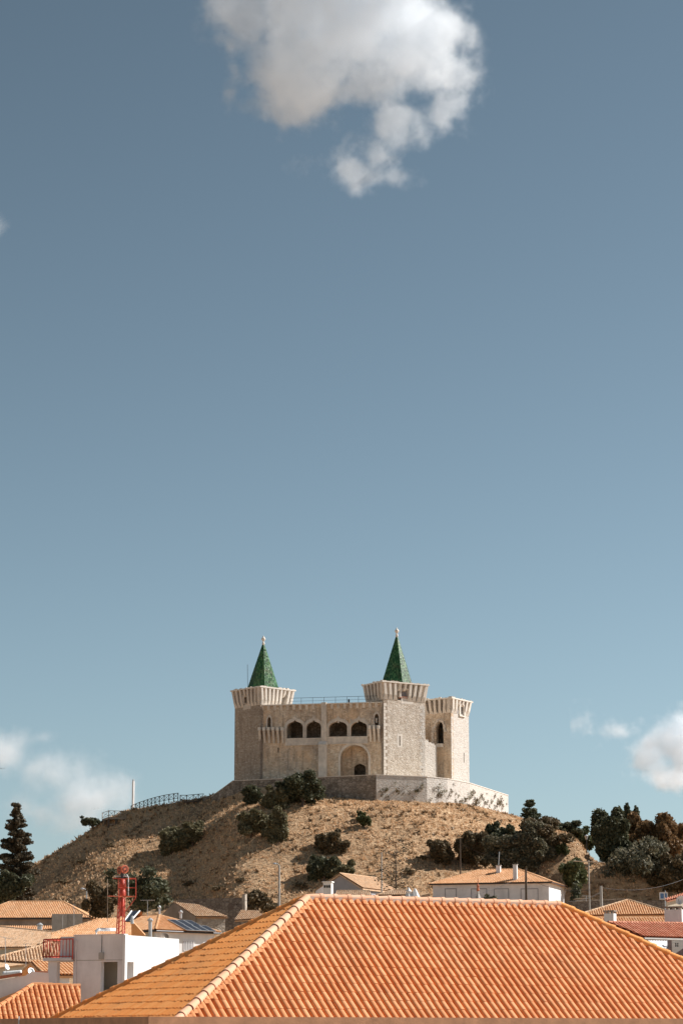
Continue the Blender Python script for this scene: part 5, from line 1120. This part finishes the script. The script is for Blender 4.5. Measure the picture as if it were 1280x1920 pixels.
# ---- fire station tower with red balcony, in front of the left roofs
def station():
    C = P(233, 1753, 110); ph = R(66); xr = Vector((math.cos(ph), math.sin(ph), 0)); pl_ = ph - R(90); xl = Vector((math.cos(pl_), math.sin(pl_), 0))
    z0 = C.z - 9
    t = thing('station_tower', Vector((C.x, C.y, z0)), 'white rendered station tower with open bays and a red railed balcony', 'tower')
    Ll = bisect(lambda L: proj(C - xl * L)[0] - 140, .5, 8); Lb = bisect(lambda L: proj(C - xl * L)[0] - 92, .5, 9)
    o = C - xl * Lb; MLf = frame((o.x, o.y, z0), pl_); MRt = frame((C.x, C.y, z0), ph); h = 9.0; th = .28
    Lr = 5.2; h2 = onwall(MLf, 115, 1802)[1]
    wall('wall', [(0, 0), (Lb, 0), (Lb, h), (Lb - Ll, h), (Lb - Ll, h2), (0, h2)], [pxrect(105.5, 1803.5, 138, 1876)(MLf), pxrect(188.5, 1803, 221, 1872)(MLf)], th, MLf, MAT['white_lilac'], t)
    wall('wall', rect(th, 0, Lr, h), [pxrect(238.5, 1804, 251, 1850)(MRt)], th, MRt, MAT['white'], t)
    for M_, L_ in ((frame(((C + xr * Lr).x, (C + xr * Lr).y, z0), ph + R(90)), Ll), (frame(((C + xr * Lr - xl * Ll).x, (C + xr * Lr - xl * Ll).y, z0), ph + R(180)), Lr)): wall('wall', rect(th, 0, L_ - th, h), [], th, M_, MAT['white'], t)
    q = lambda u, v, z: MLf @ Vector((u, v, z))
    a0 = Lb - Ll
    MB().hull8([q(a0 + .3, h - .35, -.3), q(Lb - .3, h - .35, -.3), q(Lb - .3, h - .35, -Lr + .3), q(a0 + .3, h - .35, -Lr + .3)], [q(a0 + .3, h - .12, -.3), q(Lb - .3, h - .12, -.3), q(Lb - .3, h - .12, -Lr + .3), q(a0 + .3, h - .12, -Lr + .3)]).build('roof_slab', MAT['white'], t)
    hf = onwall(MLf, 200, 1803)[1]
    wall('inner_wall', rect(a0 + .3, 0, Lb - .3, h - .36), [], .1, MLf @ Matrix.Translation((0, 0, -1.6)), MAT['beige'], t)
    MB().box(tuple(C + Vector((.035, .0, -4.5))), (.12, .12, 9.0 + .02), ph).build('corner_pipe', MAT['white'], t)
    # open stair bay under the balcony: rear pillar, floor, balcony slab
    p = q(onwall(MLf, 125, 1840)[0] + .12, 0, -1.0); MB().box((p.x, p.y, z0 + h2 / 2), (.42, .30, h2), R(40)).build('pillar', MAT['white_lilac'], t)
    MB().hull8([q(.02, 0, -.3), q(a0 - .02, 0, -.3), q(a0 - .02, 0, -1.5), q(.02, 0, -1.5)], [q(.02, onwall(MLf, 120, 1877)[1], -.3), q(a0 - .02, onwall(MLf, 120, 1877)[1], -.3), q(a0 - .02, onwall(MLf, 120, 1877)[1], -1.5), q(.02, onwall(MLf, 120, 1877)[1], -1.5)]).build('landing', MAT['white_lilac'], t)
    b0, b1 = -.14, a0 - .02; dz = .22
    slabv0 = h2 + .01; MB().hull8([q(b0, slabv0, dz), q(b1, slabv0, dz), q(b1, slabv0, -1.4), q(b0, slabv0, -1.4)], [q(b0, slabv0 + .13, dz), q(b1, slabv0 + .13, dz), q(b1, slabv0 + .13, -1.4), q(b0, slabv0 + .13, -1.4)]).build('balcony_slab', MAT['white_lilac'], t)
    tp = q(onwall(MLf, 119, 1780)[0] + .03, 0, -.62); MB().lathe([(.47, slabv0 + .14), (.47, h - .02)], (tp.x, tp.y, z0), 20).build('turret', MAT['white'], t, False)
    wall('expansion_joint', rect(a0, h2 + .0, Lb, h2 + .03), [], .02, MLf @ Matrix.Translation((0, 0, .006)), MAT['concrete'], t)
    MB().tube([q(a0 + .12, 0, .05), q(a0 + .12, h - .2, .05)], .035, 6).build('downpipe', MAT['white_lilac'], t)
    MB().box(tuple(q(Lb - 1.1, h - .9, .05)), (.22, .10, .3), pl_).build('junction_box', MAT['concrete'], t); MB().tube([q(Lb - 1.1, h - .75, .03), q(Lb - 1.1, h + .02, .03)], .012, 4).build('conduit', MAT['dark_metal'], t)
    MB().hull8([q(a0 - .03, h + .003, .04), q(Lb + .03, h + .003, .04), q(Lb + .03, h + .003, -.32), q(a0 - .03, h + .003, -.32)], [q(a0 - .03, h + .05, .04), q(Lb + .03, h + .05, .04), q(Lb + .03, h + .05, -.32), q(a0 - .03, h + .05, -.32)]).build('coping', MAT['white_lilac'], t)
    rail = thing('balcony_railing', q(b0, slabv0 + .15, dz), 'red painted steel railing round the station tower balcony', 'railing')
    base = slabv0 + .15; top = base + .80; path = [(b0, -1.3), (b0, dz - .03), (b1 + .06, dz - .03)]
    path3 = lambda v: [q(u, v, z) for u, z in path]
    MB().tube(path3(top), .028, 5).build('top_rail', MAT['red_metal'], rail); MB().tube(path3(base + .04), .022, 5).build('bottom_rail', MAT['red_metal'], rail)
    for (ua, za), (ub, zb), n in ((path[0], path[1], 9), (path[1], path[2], 9)):
        for i in range(n + 1):
            u = ua + (ub - ua) * i / n; z = za + (zb - za) * i / n; MB().tube([q(u, base - .1, z), q(u, top, z)], .016 if 0 < i < n else .03, 4).build('baluster', MAT['red_metal'], rail)
    ep = MB().tube([P(181, 1754, 111.5), P(181, 1746, 111.5), P(184, 1743, 111.5), P(216, 1743, 112.5)], .07, 8).build('white_elbow_pipe', MAT['white'], None, True); tag(ep, 'white elbow pipe on top of the station tower beside the mast', 'pipe')
    return C
station()
# ---- red siren mast standing on the tower
def siren():
    Y = 112; s = Y / FPX; b = P(227, 1757, Y); t = thing('siren_mast', b, 'red lattice mast carrying an orange siren above the station tower', 'siren')
    rm, om = MAT['red_metal'], MAT['orange_metal']; X = lambda x, y, dy=0: P(x, y, Y + dy)
    def bar(name, pts, r=.022, m=rm, parent=t): return MB().tube(pts, r, 5).build(name, m, parent)
    for x0, x1, dy in ((218, 223, -.12), (229.5, 231, -.12), (234, 234.5, .2), (222, 225, .2)): bar('leg', [X(x0, 1757, dy), X(x1, 1682, dy)], .026)
    for i in range(7):
        y0 = 1752 - i * 10; bar('lattice', [X(219 + i * .6, y0, -.12), X(230, y0 - 8, -.12)], .016); bar('lattice', [X(230, y0, -.12), X(234, y0 - 8, .2)], .016)
    lad = bar('ladder', [X(217.5, 1757, -.2), X(222, 1690, -.2)], .014); bar('rail', [X(223.5, 1757, -.2), X(226, 1690, -.2)], .014, rm, lad)
    for i in range(8): bar('rung', [X(217.8 + i * .5, 1752 - i * 8, -.2), X(223.7 + i * .3, 1752 - i * 8, -.2)], .012, rm, lad)
    MB().lathe([(.12, 0), (.14, .05), (.14, .25), (.12, .27), (.12, .40), (.145, .42), (.145, .62), (.12, .64), (.12, .80)], tuple(X(229.5, 1681)), 14).build('motor_housing', rm, t, True)
    MB().lathe([(.11, 0), (.085, .5), (.06, .9)], tuple(X(229.5, 1718)), 10).build('motor_stem', rm, t, True)
    for yb in (1648, 1664.5, 1681):
        pts = [X(222, yb, -.3), X(255, yb, -.3), X(255, yb, .35), X(222, yb, .35), X(222, yb, -.3)]
        bar('platform_rail', pts, .02 if yb < 1680 else .03, rm if yb != 1681 else MAT['orange_metal'])
    for x, dy in ((222, -.3), (255, -.3), (255, .35), (236, .35), (236, -.3)): bar('platform_post', [X(x, 1682, dy), X(x, 1648, dy)], .02)
    bar('bracket_arm', [X(222, 1681, -.3), X(202, 1680, -.3)], .022, MAT['orange_metal']); bar('side_post', [X(202, 1728, -.3), X(202, 1648, -.3)], .016, MAT['wood_light'])
    bar('brace', [X(255, 1683, -.3), X(236, 1709, -.12)], .022); bar('cross_arm', [X(212, 1647), X(255, 1647)], .025)
    bar('white_conduit', [X(241, 1679, -.35), X(241, 1645, -.35), X(238, 1639.5, -.3)], .02, MAT['white'])
    bar('bolt_bar', [X(216, 1643), X(241, 1643)], .025, MAT['steel'])
    # two horns: one faces the camera, one turned to the left
    for cx, cy, az, nm in ((233.5, 1630, 30, 0), (225.5, 1631.5, -50, 1)):
        M = (Matrix.Rotation(R(az), 4, 'Z') @ Matrix.Rotation(R(90), 4, 'X')).to_3x3(); r = .195 if nm == 0 else .18; c = X(cx, cy, 0 if nm == 0 else .1)
        hn = MB().lathe([(.03, -.30), (.08, -.26), (.10, -.08), (r * .92, -.02), (r, .02), (r * .97, .05), (r * .80, .035), (.05, .05), (.0, .06)], tuple(c), 20, M).build('horn', om, t, True)
        for i in range(10):
            a = i / 10 * 2 * math.pi; p0 = c + M @ Vector((math.cos(a) * r * .35, math.sin(a) * r * .35, .055)); p1 = c + M @ Vector((math.cos(a) * r * .62, math.sin(a) * r * .62, .048)); MB().tube([p0, p1], .014, 4).build('slot', MAT['dark_metal'], hn)
    bar('neck', [X(229.5, 1648), X(229.5, 1634)], .07, MAT['dark_metal'])
siren()
# ---- right edge
def right_side():
    # hip end facing the camera
    t = thing('hip_end_house', P(1172, 1725, 236), 'house whose ribbed hip end faces the big roof, under the stone wall', 'house')
    pl = plane_at(1172, 1714, 236, 2, 26); A = on_plane(pl, 1174, 1690); pix = [(1096, 1712.5), (1176, 1688.5), (1250, 1711), (1250, 1715), (1096, 1717)]
    poly = [on_plane(pl, *p) for p in pix]; o, d, n = pl; roof = slab('roof', [p - n * .03 for p in poly], n, .12, MAT['tile_far'], t); tiled('roof_tiles', poly, d, n, MAT['tile_far'], roof, .225, .38, 5)
    ridge_run(poly[1], poly[0], MAT['tile_pale'], roof, .42, .14, 6, False, lift=.05, name='hip_tiles', joined=True)[0]['kind'] = 'stuff'; ridge_run(poly[1], poly[2], MAT['tile_pale'], roof, .42, .14, 6, False, lift=.05, name='hip_tiles', joined=True)[0]['kind'] = 'stuff'
    z0 = P(1172, 1745, 236).z; eave_wall('wall', poly[4], poly[3], z0, MAT['tile_red'], t, .3)
    R0 = poly[1]; bk = R0 + Vector((0, 7, 0)); MB().add([poly[0], R0, poly[2], bk, poly[0] + Vector((0, 10, 0)), poly[2] + Vector((0, 10, 0))], [(0, 1, 3, 4), (1, 2, 5, 3)]).build('roof_side', MAT['tile_far'], roof)
    # roof with deep channels
    t2, poly2 = roof_piece('deep_ribbed_house', 'house with dark red deeply ribbed roof in the lower right', plane_at(1240, 1758, 176, 33, 26), [(1140, 1731), (1330, 1733.5), (1330, 1761), (1206, 1757.5)], MAT['tile_red'], MAT['white'], P(1240, 1840, 176).z, 3, ((0, 1),), w=.27, ex=.4, eaves=((3, 2),), seg=6)
    roof_piece('ochre_strip_house', 'narrow strip of ochre roof between the hip end and the deeply ribbed roof', plane_at(1200, 1728, 205, 5, 20), [(1086, 1722.5), (1290, 1722), (1290, 1735), (1086, 1734)], MAT['tile_far'], MAT['white'], P(1200, 1760, 205).z, 2, ((0, 1),), eaves=((3, 2),))
    g = MB().tube([poly2[3] + Vector((0, -.1, -.12)), poly2[2] + Vector((0, -.1, -.12))], .12, 6).build('gutter', MAT['concrete'], t2)
    # chimneys
    for nm, px, py0, py1, Y, w_, lab in (('white_chimney', 1143.5, 1738, 1713, 190, .78, 'white chimney with dark vents beside the hip end'), ('white_chimney', 1266, 1742, 1706, 183, 1.35, 'large white chimney block at the right edge')):
        a = P(px, py0, Y); zt = P(px, py1, Y).z; ct = thing(nm, a, lab, 'chimney'); yaw = -R(28)
        MB().box((a.x, a.y, (a.z + zt) / 2), (w_, w_ * .75, zt - a.z), yaw).build('stack', MAT['white'], ct)
        for dx in (-.36, 0, .36):
            for dy in (-.3, .3): p = Vector((math.cos(yaw), math.sin(yaw), 0)) * dx * w_ + Vector((-math.sin(yaw), math.cos(yaw), 0)) * dy * w_; MB().box((a.x + p.x, a.y + p.y, zt + .07), (.13 * w_, .1 * w_, .15), yaw).build('vent_pier', MAT['concrete'], ct)
        MB().box((a.x, a.y, zt + .19), (w_ + .12, w_ * .75 + .12, .09), yaw).build('cap', MAT['dark_render'], ct)
    # awning, vent wall and boards under the deep ribbed roof
    aw = thing('corrugated_awning', P(1232, 1785, 172), 'whitish corrugated awning under the gutter of the deeply ribbed roof', 'awning')
    a, b = P(1214, 1763, 172), P(1253, 1764, 174); V = []; F = []
    for i in range(25):
        p = a.lerp(b, i / 24); dz = .03 * math.sin(i * math.pi / 1.5); V += [p + Vector((0, 0, dz)), p + Vector((.55, -1.0, -.55 + dz))]
        if i: k = 2 * i; F.append((k - 2, k - 1, k + 1, k))
    V2 = [v - Vector((0, 0, .02)) for v in V]; m_ = len(V); mk('sheet', V + V2, F + [tuple(i + m_ for i in f[::-1]) for f in F], MAT['white_lilac'], aw)
    vw = thing('vent_wall', P(1266, 1800, 172), 'white wall panel with a flower shaped vent beside the corrugated awning', 'wall')
    Mv = frame(tuple(P(1250, 1800, 172)), R(4)); cx, cy = onwall(Mv, 1268, 1771.5); hs = []
    for k in range(4):
        an = k * math.pi / 2 + math.pi / 4; hs.append([(cx + .10 * math.cos(an) + .07 * math.cos(2 * math.pi * j / 8), cy + .10 * math.sin(an) + .07 * math.sin(2 * math.pi * j / 8)) for j in range(8)])
    x0 = onwall(Mv, 1258.5, 1780)[0]; wall('panel', rect(x0, 0, x0 + 1.4, onwall(Mv, 1265, 1763)[1]), hs, .2, Mv, MAT['white'], vw)
    wall('dark_backing', rect(x0, .1, x0 + 1.3, onwall(Mv, 1265, 1764)[1]), [], .05, Mv @ Matrix.Translation((0, 0, -.6)), MAT['black'], vw)
    wall('post', rect(x0 - .26, 0, x0 - .02, onwall(Mv, 1265, 1763)[1]), [], .3, Mv @ Matrix.Translation((0, 0, .05)), MAT['plank'], vw)
    gb = thing('boarded_gable', P(1275, 1800, 120), 'purple grey boarded gable at the right edge behind the big roof', 'shed'); Mg = frame(tuple(P(1262, 1815, 120)), R(10))
    for i in range(9):
        xa = 1258 + i * 5; pts = [onwall(Mg, xa, 1830), onwall(Mg, xa + 4.8, 1830), onwall(Mg, xa + 4.8, 1793 - (i + 1) * 3.4), onwall(Mg, xa, 1793 - i * 3.4)]; wall('plank', pts, [], .04, Mg @ Matrix.Translation((0, 0, .006 * (i % 2))), MAT['plank'], gb)
    # stone wall under the trees and the terrace behind it
    sw_ = thing('dry_stone_wall', P(1170, 1712, 318), 'dark dry stone wall running below the big trees', 'wall')
    Ms = frame(tuple(P(1060, 1716, 300)), R(3)); ol = [onwall(Ms, *q) for q in ((1060, 1720), (1290, 1722), (1290, 1690), (1170, 1687), (1150, 1687.5), (1060, 1692))]
    wall('wall', ol, [], .5, Ms, MAT['rubble'], sw_); cp = [onwall(Ms, *q) for q in ((1078, 1691), (1170, 1686.5), (1170, 1684.5), (1078, 1688))]; wall('coping', cp, [], .7, Ms @ Matrix.Translation((0, 0, .1)), MAT['pale_rubble'], sw_)
    for k, (px, py, L_) in enumerate(((1110, 1616, 62), (1110, 1629, 44))):
        a = P(px - L_ / 2 - 4, py, 338 - k * 2); b = P(px + L_ / 2, py + .5, 338 - k * 2)
        tag(MB().hull8([a + Vector((0, 0, -.9)), b + Vector((0, 0, -.9)), b + Vector((0, 2.2, -.9)), a + Vector((0, 2.2, -.9))], [a, b, b + Vector((0, 2.2, 0)), a + Vector((0, 2.2, 0))] if k else [a + Vector((0, 0, -.55)), b + Vector((0, 0, -.55)), b + Vector((0, 2.2, -.55)), a + Vector((0, 2.2, -.55))]).build('terrace_kerb', MAT['ashlar'] if k else MAT['concrete']), ('pale wide step between rocky knoll and tall dark tree' if k else 'thin grey kerb line above the pale wide step'), 'step')
    # tile edge and dish at the far right
    fr_ = roof_piece('red_edged_house', 'beige house corner with a thin red tile edge at the right border', plane_at(1265, 1682, 262, -14, 16), [(1246, 1686), (1300, 1670), (1300, 1676), (1250, 1689)], MAT['tile_red'], MAT['beige'], P(1265, 1712, 262).z, 2, (), eaves=((3, 2),))
    dish(1274, 1688, 240, 9, -35, 'white tilted dish on the beige house corner at the right border', 10, MAT['white'])
    sg = thing('road_sign', P(1246, 1715, 290), 'blue and white square sign on a thin post below the big silvery tree', 'sign')
    MB().tube([P(1246, 1716, 290), P(1246, 1670, 290)], .06, 6).build('post', MAT['steel'], sg); c0 = P(1243, 1680, 289.8)
    MB().box(tuple(c0), (1.0, .05, .85), R(6)).build('plate', MAT['white'], sg)
    q = MB(); ca = Vector((math.cos(R(6)), math.sin(R(6)), 0)); fo = Vector((math.sin(R(6)), -math.cos(R(6)), 0)) * .035
    q.box(tuple(c0 + fo - ca * .18), (.42, .02, .6), R(6)); q.box(tuple(c0 + fo + ca * .27), (.22, .02, .6), R(6)); q.build('symbol', MAT['blue'], sg)
right_side()
# ---- poles, lamps and cables
pole('utility_pole', 'concrete lamp pole just left of the big roof ridge', 'pole', 523.5, 1712, 1622, 285, .16, MAT['concrete'], -8)
pole('utility_pole', 'dark wooden pole standing before the white bungalow wall', 'pole', 985, 1700, 1628, 300, .17, MAT['wood'])
pole('utility_pole', 'slim dark pole behind the left half of the bungalow roof', 'pole', 862, 1640, 1571, 330, .10, MAT['wood'])
pole('utility_pole', 'slim pole beside the sparse araucaria', 'pole', 715, 1690, 1598, 310, .10, MAT['concrete'])
pole('utility_pole', 'concrete pole with cables in front of the dry stone wall', 'pole', 1125.5, 1712, 1661, 280, .20, MAT['concrete'])
pole('aerial_pole', 'tall thin pole with crossbar aerials right of the bungalow', 'pole', 1102.5, 1716, 1613, 285, .10, MAT['concrete'])
def lantern(px, y0, y1, Y, label):
    t = pole('lantern_post', label, 'street lamp', px, y0, y1, Y, .07, MAT['dark_metal']); b = P(px, y1, Y)
    MB().lathe([(.10, -.1), (.24, .35), (.30, .4), (.06, .62)], tuple(b), 6).build('lantern', MAT['steel'], t)
lantern(1098.5, 1622, 1573, 346, 'black lantern post against the sky next to the slender light tree'); lantern(1054.5, 1602, 1570, 352, 'thin lantern post in front of the rocky knoll')
ab = thing('crossbar_aerial', P(1102.5, 1616, 284.5), 'pale wide crossbar aerials on the tall thin pole', 'antenna')
MB().tube([P(1074, 1614.5, 284.5), P(1133, 1617.5, 284.5)], .06, 5).build('boom', MAT['wood_light'], ab); MB().tube([P(1074, 1686, 284.5), P(1102, 1684, 284.5)], .05, 5).build('boom', MAT['wood_light'], ab)
antenna(1098, 1690, 1680, 282, 'small yagi aerial low on the tall thin pole', 16, 5)
def cable(a, b, sag, label):
    pts = [a.lerp(b, i / 12) - Vector((0, 0, sag * 4 * (i / 12) * (1 - i / 12))) for i in range(13)]; tag(MB().tube(pts, .017, 4).build('overhead_cable', MAT['dark_metal']), label, 'cable', 'overhead cables')
t125 = P(1125.5, 1664, 280)
cable(t125, P(1300, 1640, 300), .9, 'overhead cable from the concrete pole towards the right border')
cable(P(985, 1645, 300), t125, .9, 'overhead cable between the dark wooden pole and the concrete pole'); cable(t125 - Vector((0, 0, .5)), P(1062, 1690, 262), .3, 'overhead cable dropping from the concrete pole to the bungalow corner')
cable(P(985, 1640, 300), P(790, 1690, 270), .8, 'overhead cable slanting across the white bungalow front')
cable(P(862, 1580, 330), P(960, 1612, 322), .5, 'overhead cable from the slim dark pole to the thicket')
orn = thing('garden_ornament', P(896, 1692, 300), 'small figure like iron weather vane before the bungalow shutters', 'weather vane')
MB().lathe([(.5, 0), (.14, .9), (.10, 1.3)], tuple(P(896, 1690, 300)), 4).build('base', MAT['concrete'], orn); MB().lathe([(.05, 0), (.22, .2), (.12, .5), (.18, .7), (.04, 1.0), (.05, 1.6)], tuple(P(895.5, 1672, 300)), 7).build('vane', MAT['tile_red'], orn)
for x, w_, h_, lab in ((915, 34, 20, 'low shrub under the bungalow door'), (1078, 26, 40, 'dark shrub at the bungalow corner above the big roof')): bush(P(x, 1697, 306), w_, h_, LEAF['dark'], lab, size=.16, n=500)
bd = P(4, 1441, 420); tag(MB().add([bd + Vector(v) for v in ((-.05, .2, 0), (.35, .1, .10), (.75, -.05, .02), (.1, -.15, .02), (-.3, .15, .10), (-.7, .3, .0), (.0, .0, -.07), (.05, .0, .05))], [(0, 1, 3), (1, 2, 3), (0, 3, 4), (4, 3, 5), (0, 6, 3), (0, 7, 3), (3, 6, 7)]).build('bird', MAT['dark_metal']), 'tiny dark bird gliding at the left border of the sky', 'bird')
# ------------------------------------------------------------------ clouds: scattering volumes far behind the hill
def cloud_material():
    m = bpy.data.materials.new('cloud'); m.use_nodes = True; nt = m.node_tree; nt.nodes.clear()
    v = nt.nodes.new('ShaderNodeVolumePrincipled'); o = nt.nodes.new('ShaderNodeOutputMaterial')
    v.inputs['Color'].default_value = (0.91, 0.955, 1.0, 1); v.inputs['Anisotropy'].default_value = 0.25; v.inputs['Density'].default_value = 1.0
    nt.links.new(v.outputs[0], o.inputs['Volume']); return m
CLOUD = cloud_material()
def cloud(label, blobs, Y, dens, res, fine, amp, seed, thr=0.0, soft=3.0, pad=1.25):
    """blobs: (photo x, photo y, half-width px, half-height px, weight) gathered at distance Y"""
    k = Y / FPX; B = [(P(x, y, Y) + Vector((0, RNG.uniform(-.3, .3) * rx * k, 0)), Vector((rx * k, (rx + ry) / 2 * k * .8, ry * k)), wt) for x, y, rx, ry, wt in blobs]
    mn = Vector([min(c[i] - r[i] * pad for c, r, _ in B) for i in range(3)]); mx = Vector([max(c[i] + r[i] * pad for c, r, _ in B) for i in range(3)]); org = (mn + mx) / 2; org.z = mn.z
    mn -= org; mx -= org; size = mx - mn; un = max(size) / res
    g = bpy.data.node_groups.new('cloud_density', 'GeometryNodeTree'); g.interface.new_socket('Geometry', in_out='OUTPUT', socket_type='NodeSocketGeometry')
    nd = g.nodes; L_ = g.links.new
    def vm(op, a, b=None):
        n = nd.new('ShaderNodeVectorMath'); n.operation = op
        for s_, v in ((n.inputs[0], a), (n.inputs[1], b)):
            if v is None: continue
            if hasattr(v, 'is_output'): L_(v, s_)
            else: s_.default_value = v
        return n.outputs['Value'] if op in ('LENGTH',) else n.outputs[0]
    def ma(op, a, b=None, c=None):
        n = nd.new('ShaderNodeMath'); n.operation = op
        for s_, v in zip(n.inputs, (a, b, c)):
            if v is None: continue
            if hasattr(v, 'is_output'): L_(v, s_)
            else: s_.default_value = v
        return n.outputs[0]
    pos = nd.new('GeometryNodeInputPosition').outputs[0]
    nz = nd.new('ShaderNodeTexNoise'); nz.inputs['Scale'].default_value = fine * .45; nz.inputs['Detail'].default_value = 3; L_(vm('ADD', pos, (seed * 13.0, seed * 7.0, 0)), nz.inputs['Vector'])
    wob = vm('SCALE', vm('SUBTRACT', nz.outputs['Color'], (.5, .5, .5))); wob.node.inputs['Scale'].default_value = 1.0 / fine
    p2 = vm('ADD', pos, wob); f = None
    for c, r, wt in B:
        d = vm('LENGTH', vm('DIVIDE', vm('SUBTRACT', p2, tuple(c - org)), tuple(r))); e = ma('MULTIPLY', ma('SUBTRACT', 1.0, d), wt); f = e if f is None else ma('SMOOTH_MAX', f, e, .25)
    n2 = nd.new('ShaderNodeTexNoise'); n2.inputs['Scale'].default_value = fine; n2.inputs['Detail'].default_value = 9; n2.inputs['Roughness'].default_value = .68; L_(vm('ADD', pos, (seed * 3.0, 5.0, seed * 9.0)), n2.inputs['Vector'])
    q = ma('ADD', f, ma('MULTIPLY', ma('SUBTRACT', n2.outputs['Fac'], .5), amp)); q = ma('MULTIPLY', ma('SUBTRACT', q, thr), soft)
    q = ma('MINIMUM', ma('MAXIMUM', q, 0.0), 1.0); q = ma('MULTIPLY', ma('MULTIPLY', q, q), dens)
    vc = nd.new('GeometryNodeVolumeCube'); L_(q, vc.inputs['Density']); vc.inputs['Min'].default_value = mn; vc.inputs['Max'].default_value = mx
    for ax, i in (('X', 0), ('Y', 1), ('Z', 2)): vc.inputs['Resolution ' + ax].default_value = max(8, int(size[i] / un))
    sm = nd.new('GeometryNodeSetMaterial'); sm.inputs['Material'].default_value = CLOUD; L_(vc.outputs[0], sm.inputs['Geometry'])
    out = nd.new('NodeGroupOutput'); L_(sm.outputs[0], out.inputs[0])
    vd = bpy.data.meshes.new('cloud'); vd.materials.append(CLOUD); o = bpy.data.objects.new('cloud', vd); _link(o, Matrix.Translation(org), None)
    md = o.modifiers.new('density', 'NODES'); md.node_group = g
    return tag(o, label, 'cloud', 'clouds', 'stuff')
import sys
cloud('large ragged white cloud overhead at the top of the sky', [(640, 20, 230, 140, 1.0), (560, 120, 110, 110, 1.0), (780, 70, 125, 130, 1.0), (450, 25, 100, 80, .9), (555, 200, 100, 70, .95), (840, 150, 60, 70, .6), (432, 110, 22, 70, .45), (690, 150, 80, 70, .7), (655, 318, 62, 50, .95), (735, 332, 56, 34, .8), (745, 240, 70, 60, .75), (700, 285, 70, 50, .6), (830, 210, 50, 60, .4), (720, -120, 260, 120, 1.0), (570, 318, 40, 20, .25)], 3000, .019, 310, .021, 2.1, 1, -.04, 2.4)
cloud('bright cumulus cloud at the right border above the trees', [(1290, 1400, 95, 70, 1.0), (1225, 1430, 60, 50, .8), (1300, 1455, 110, 30, .8), (1168, 1372, 42, 22, .4), (1100, 1350, 26, 34, .25)], 7000, .018, 180, .012, 2.1, 2, -.06, 2.2)
cloud('thin pale cloud low over the left end of the hill', [(165, 1492, 95, 55, .66), (215, 1480, 50, 48, .64), (110, 1450, 70, 40, .4), (10, 1410, 55, 50, .7), (75, 1388, 26, 18, .35), (150, 1540, 90, 30, .35), (60, 1530, 60, 30, .3)], 7000, .016, 150, .009, 1.4, 3, -.14, 1.6)
cloud('small wisp of cloud at the left border, halfway up the sky', [(-12, 425, 34, 48, .8)], 4000, .010, 60, .03, 1.2, 4, .08, 1.6)
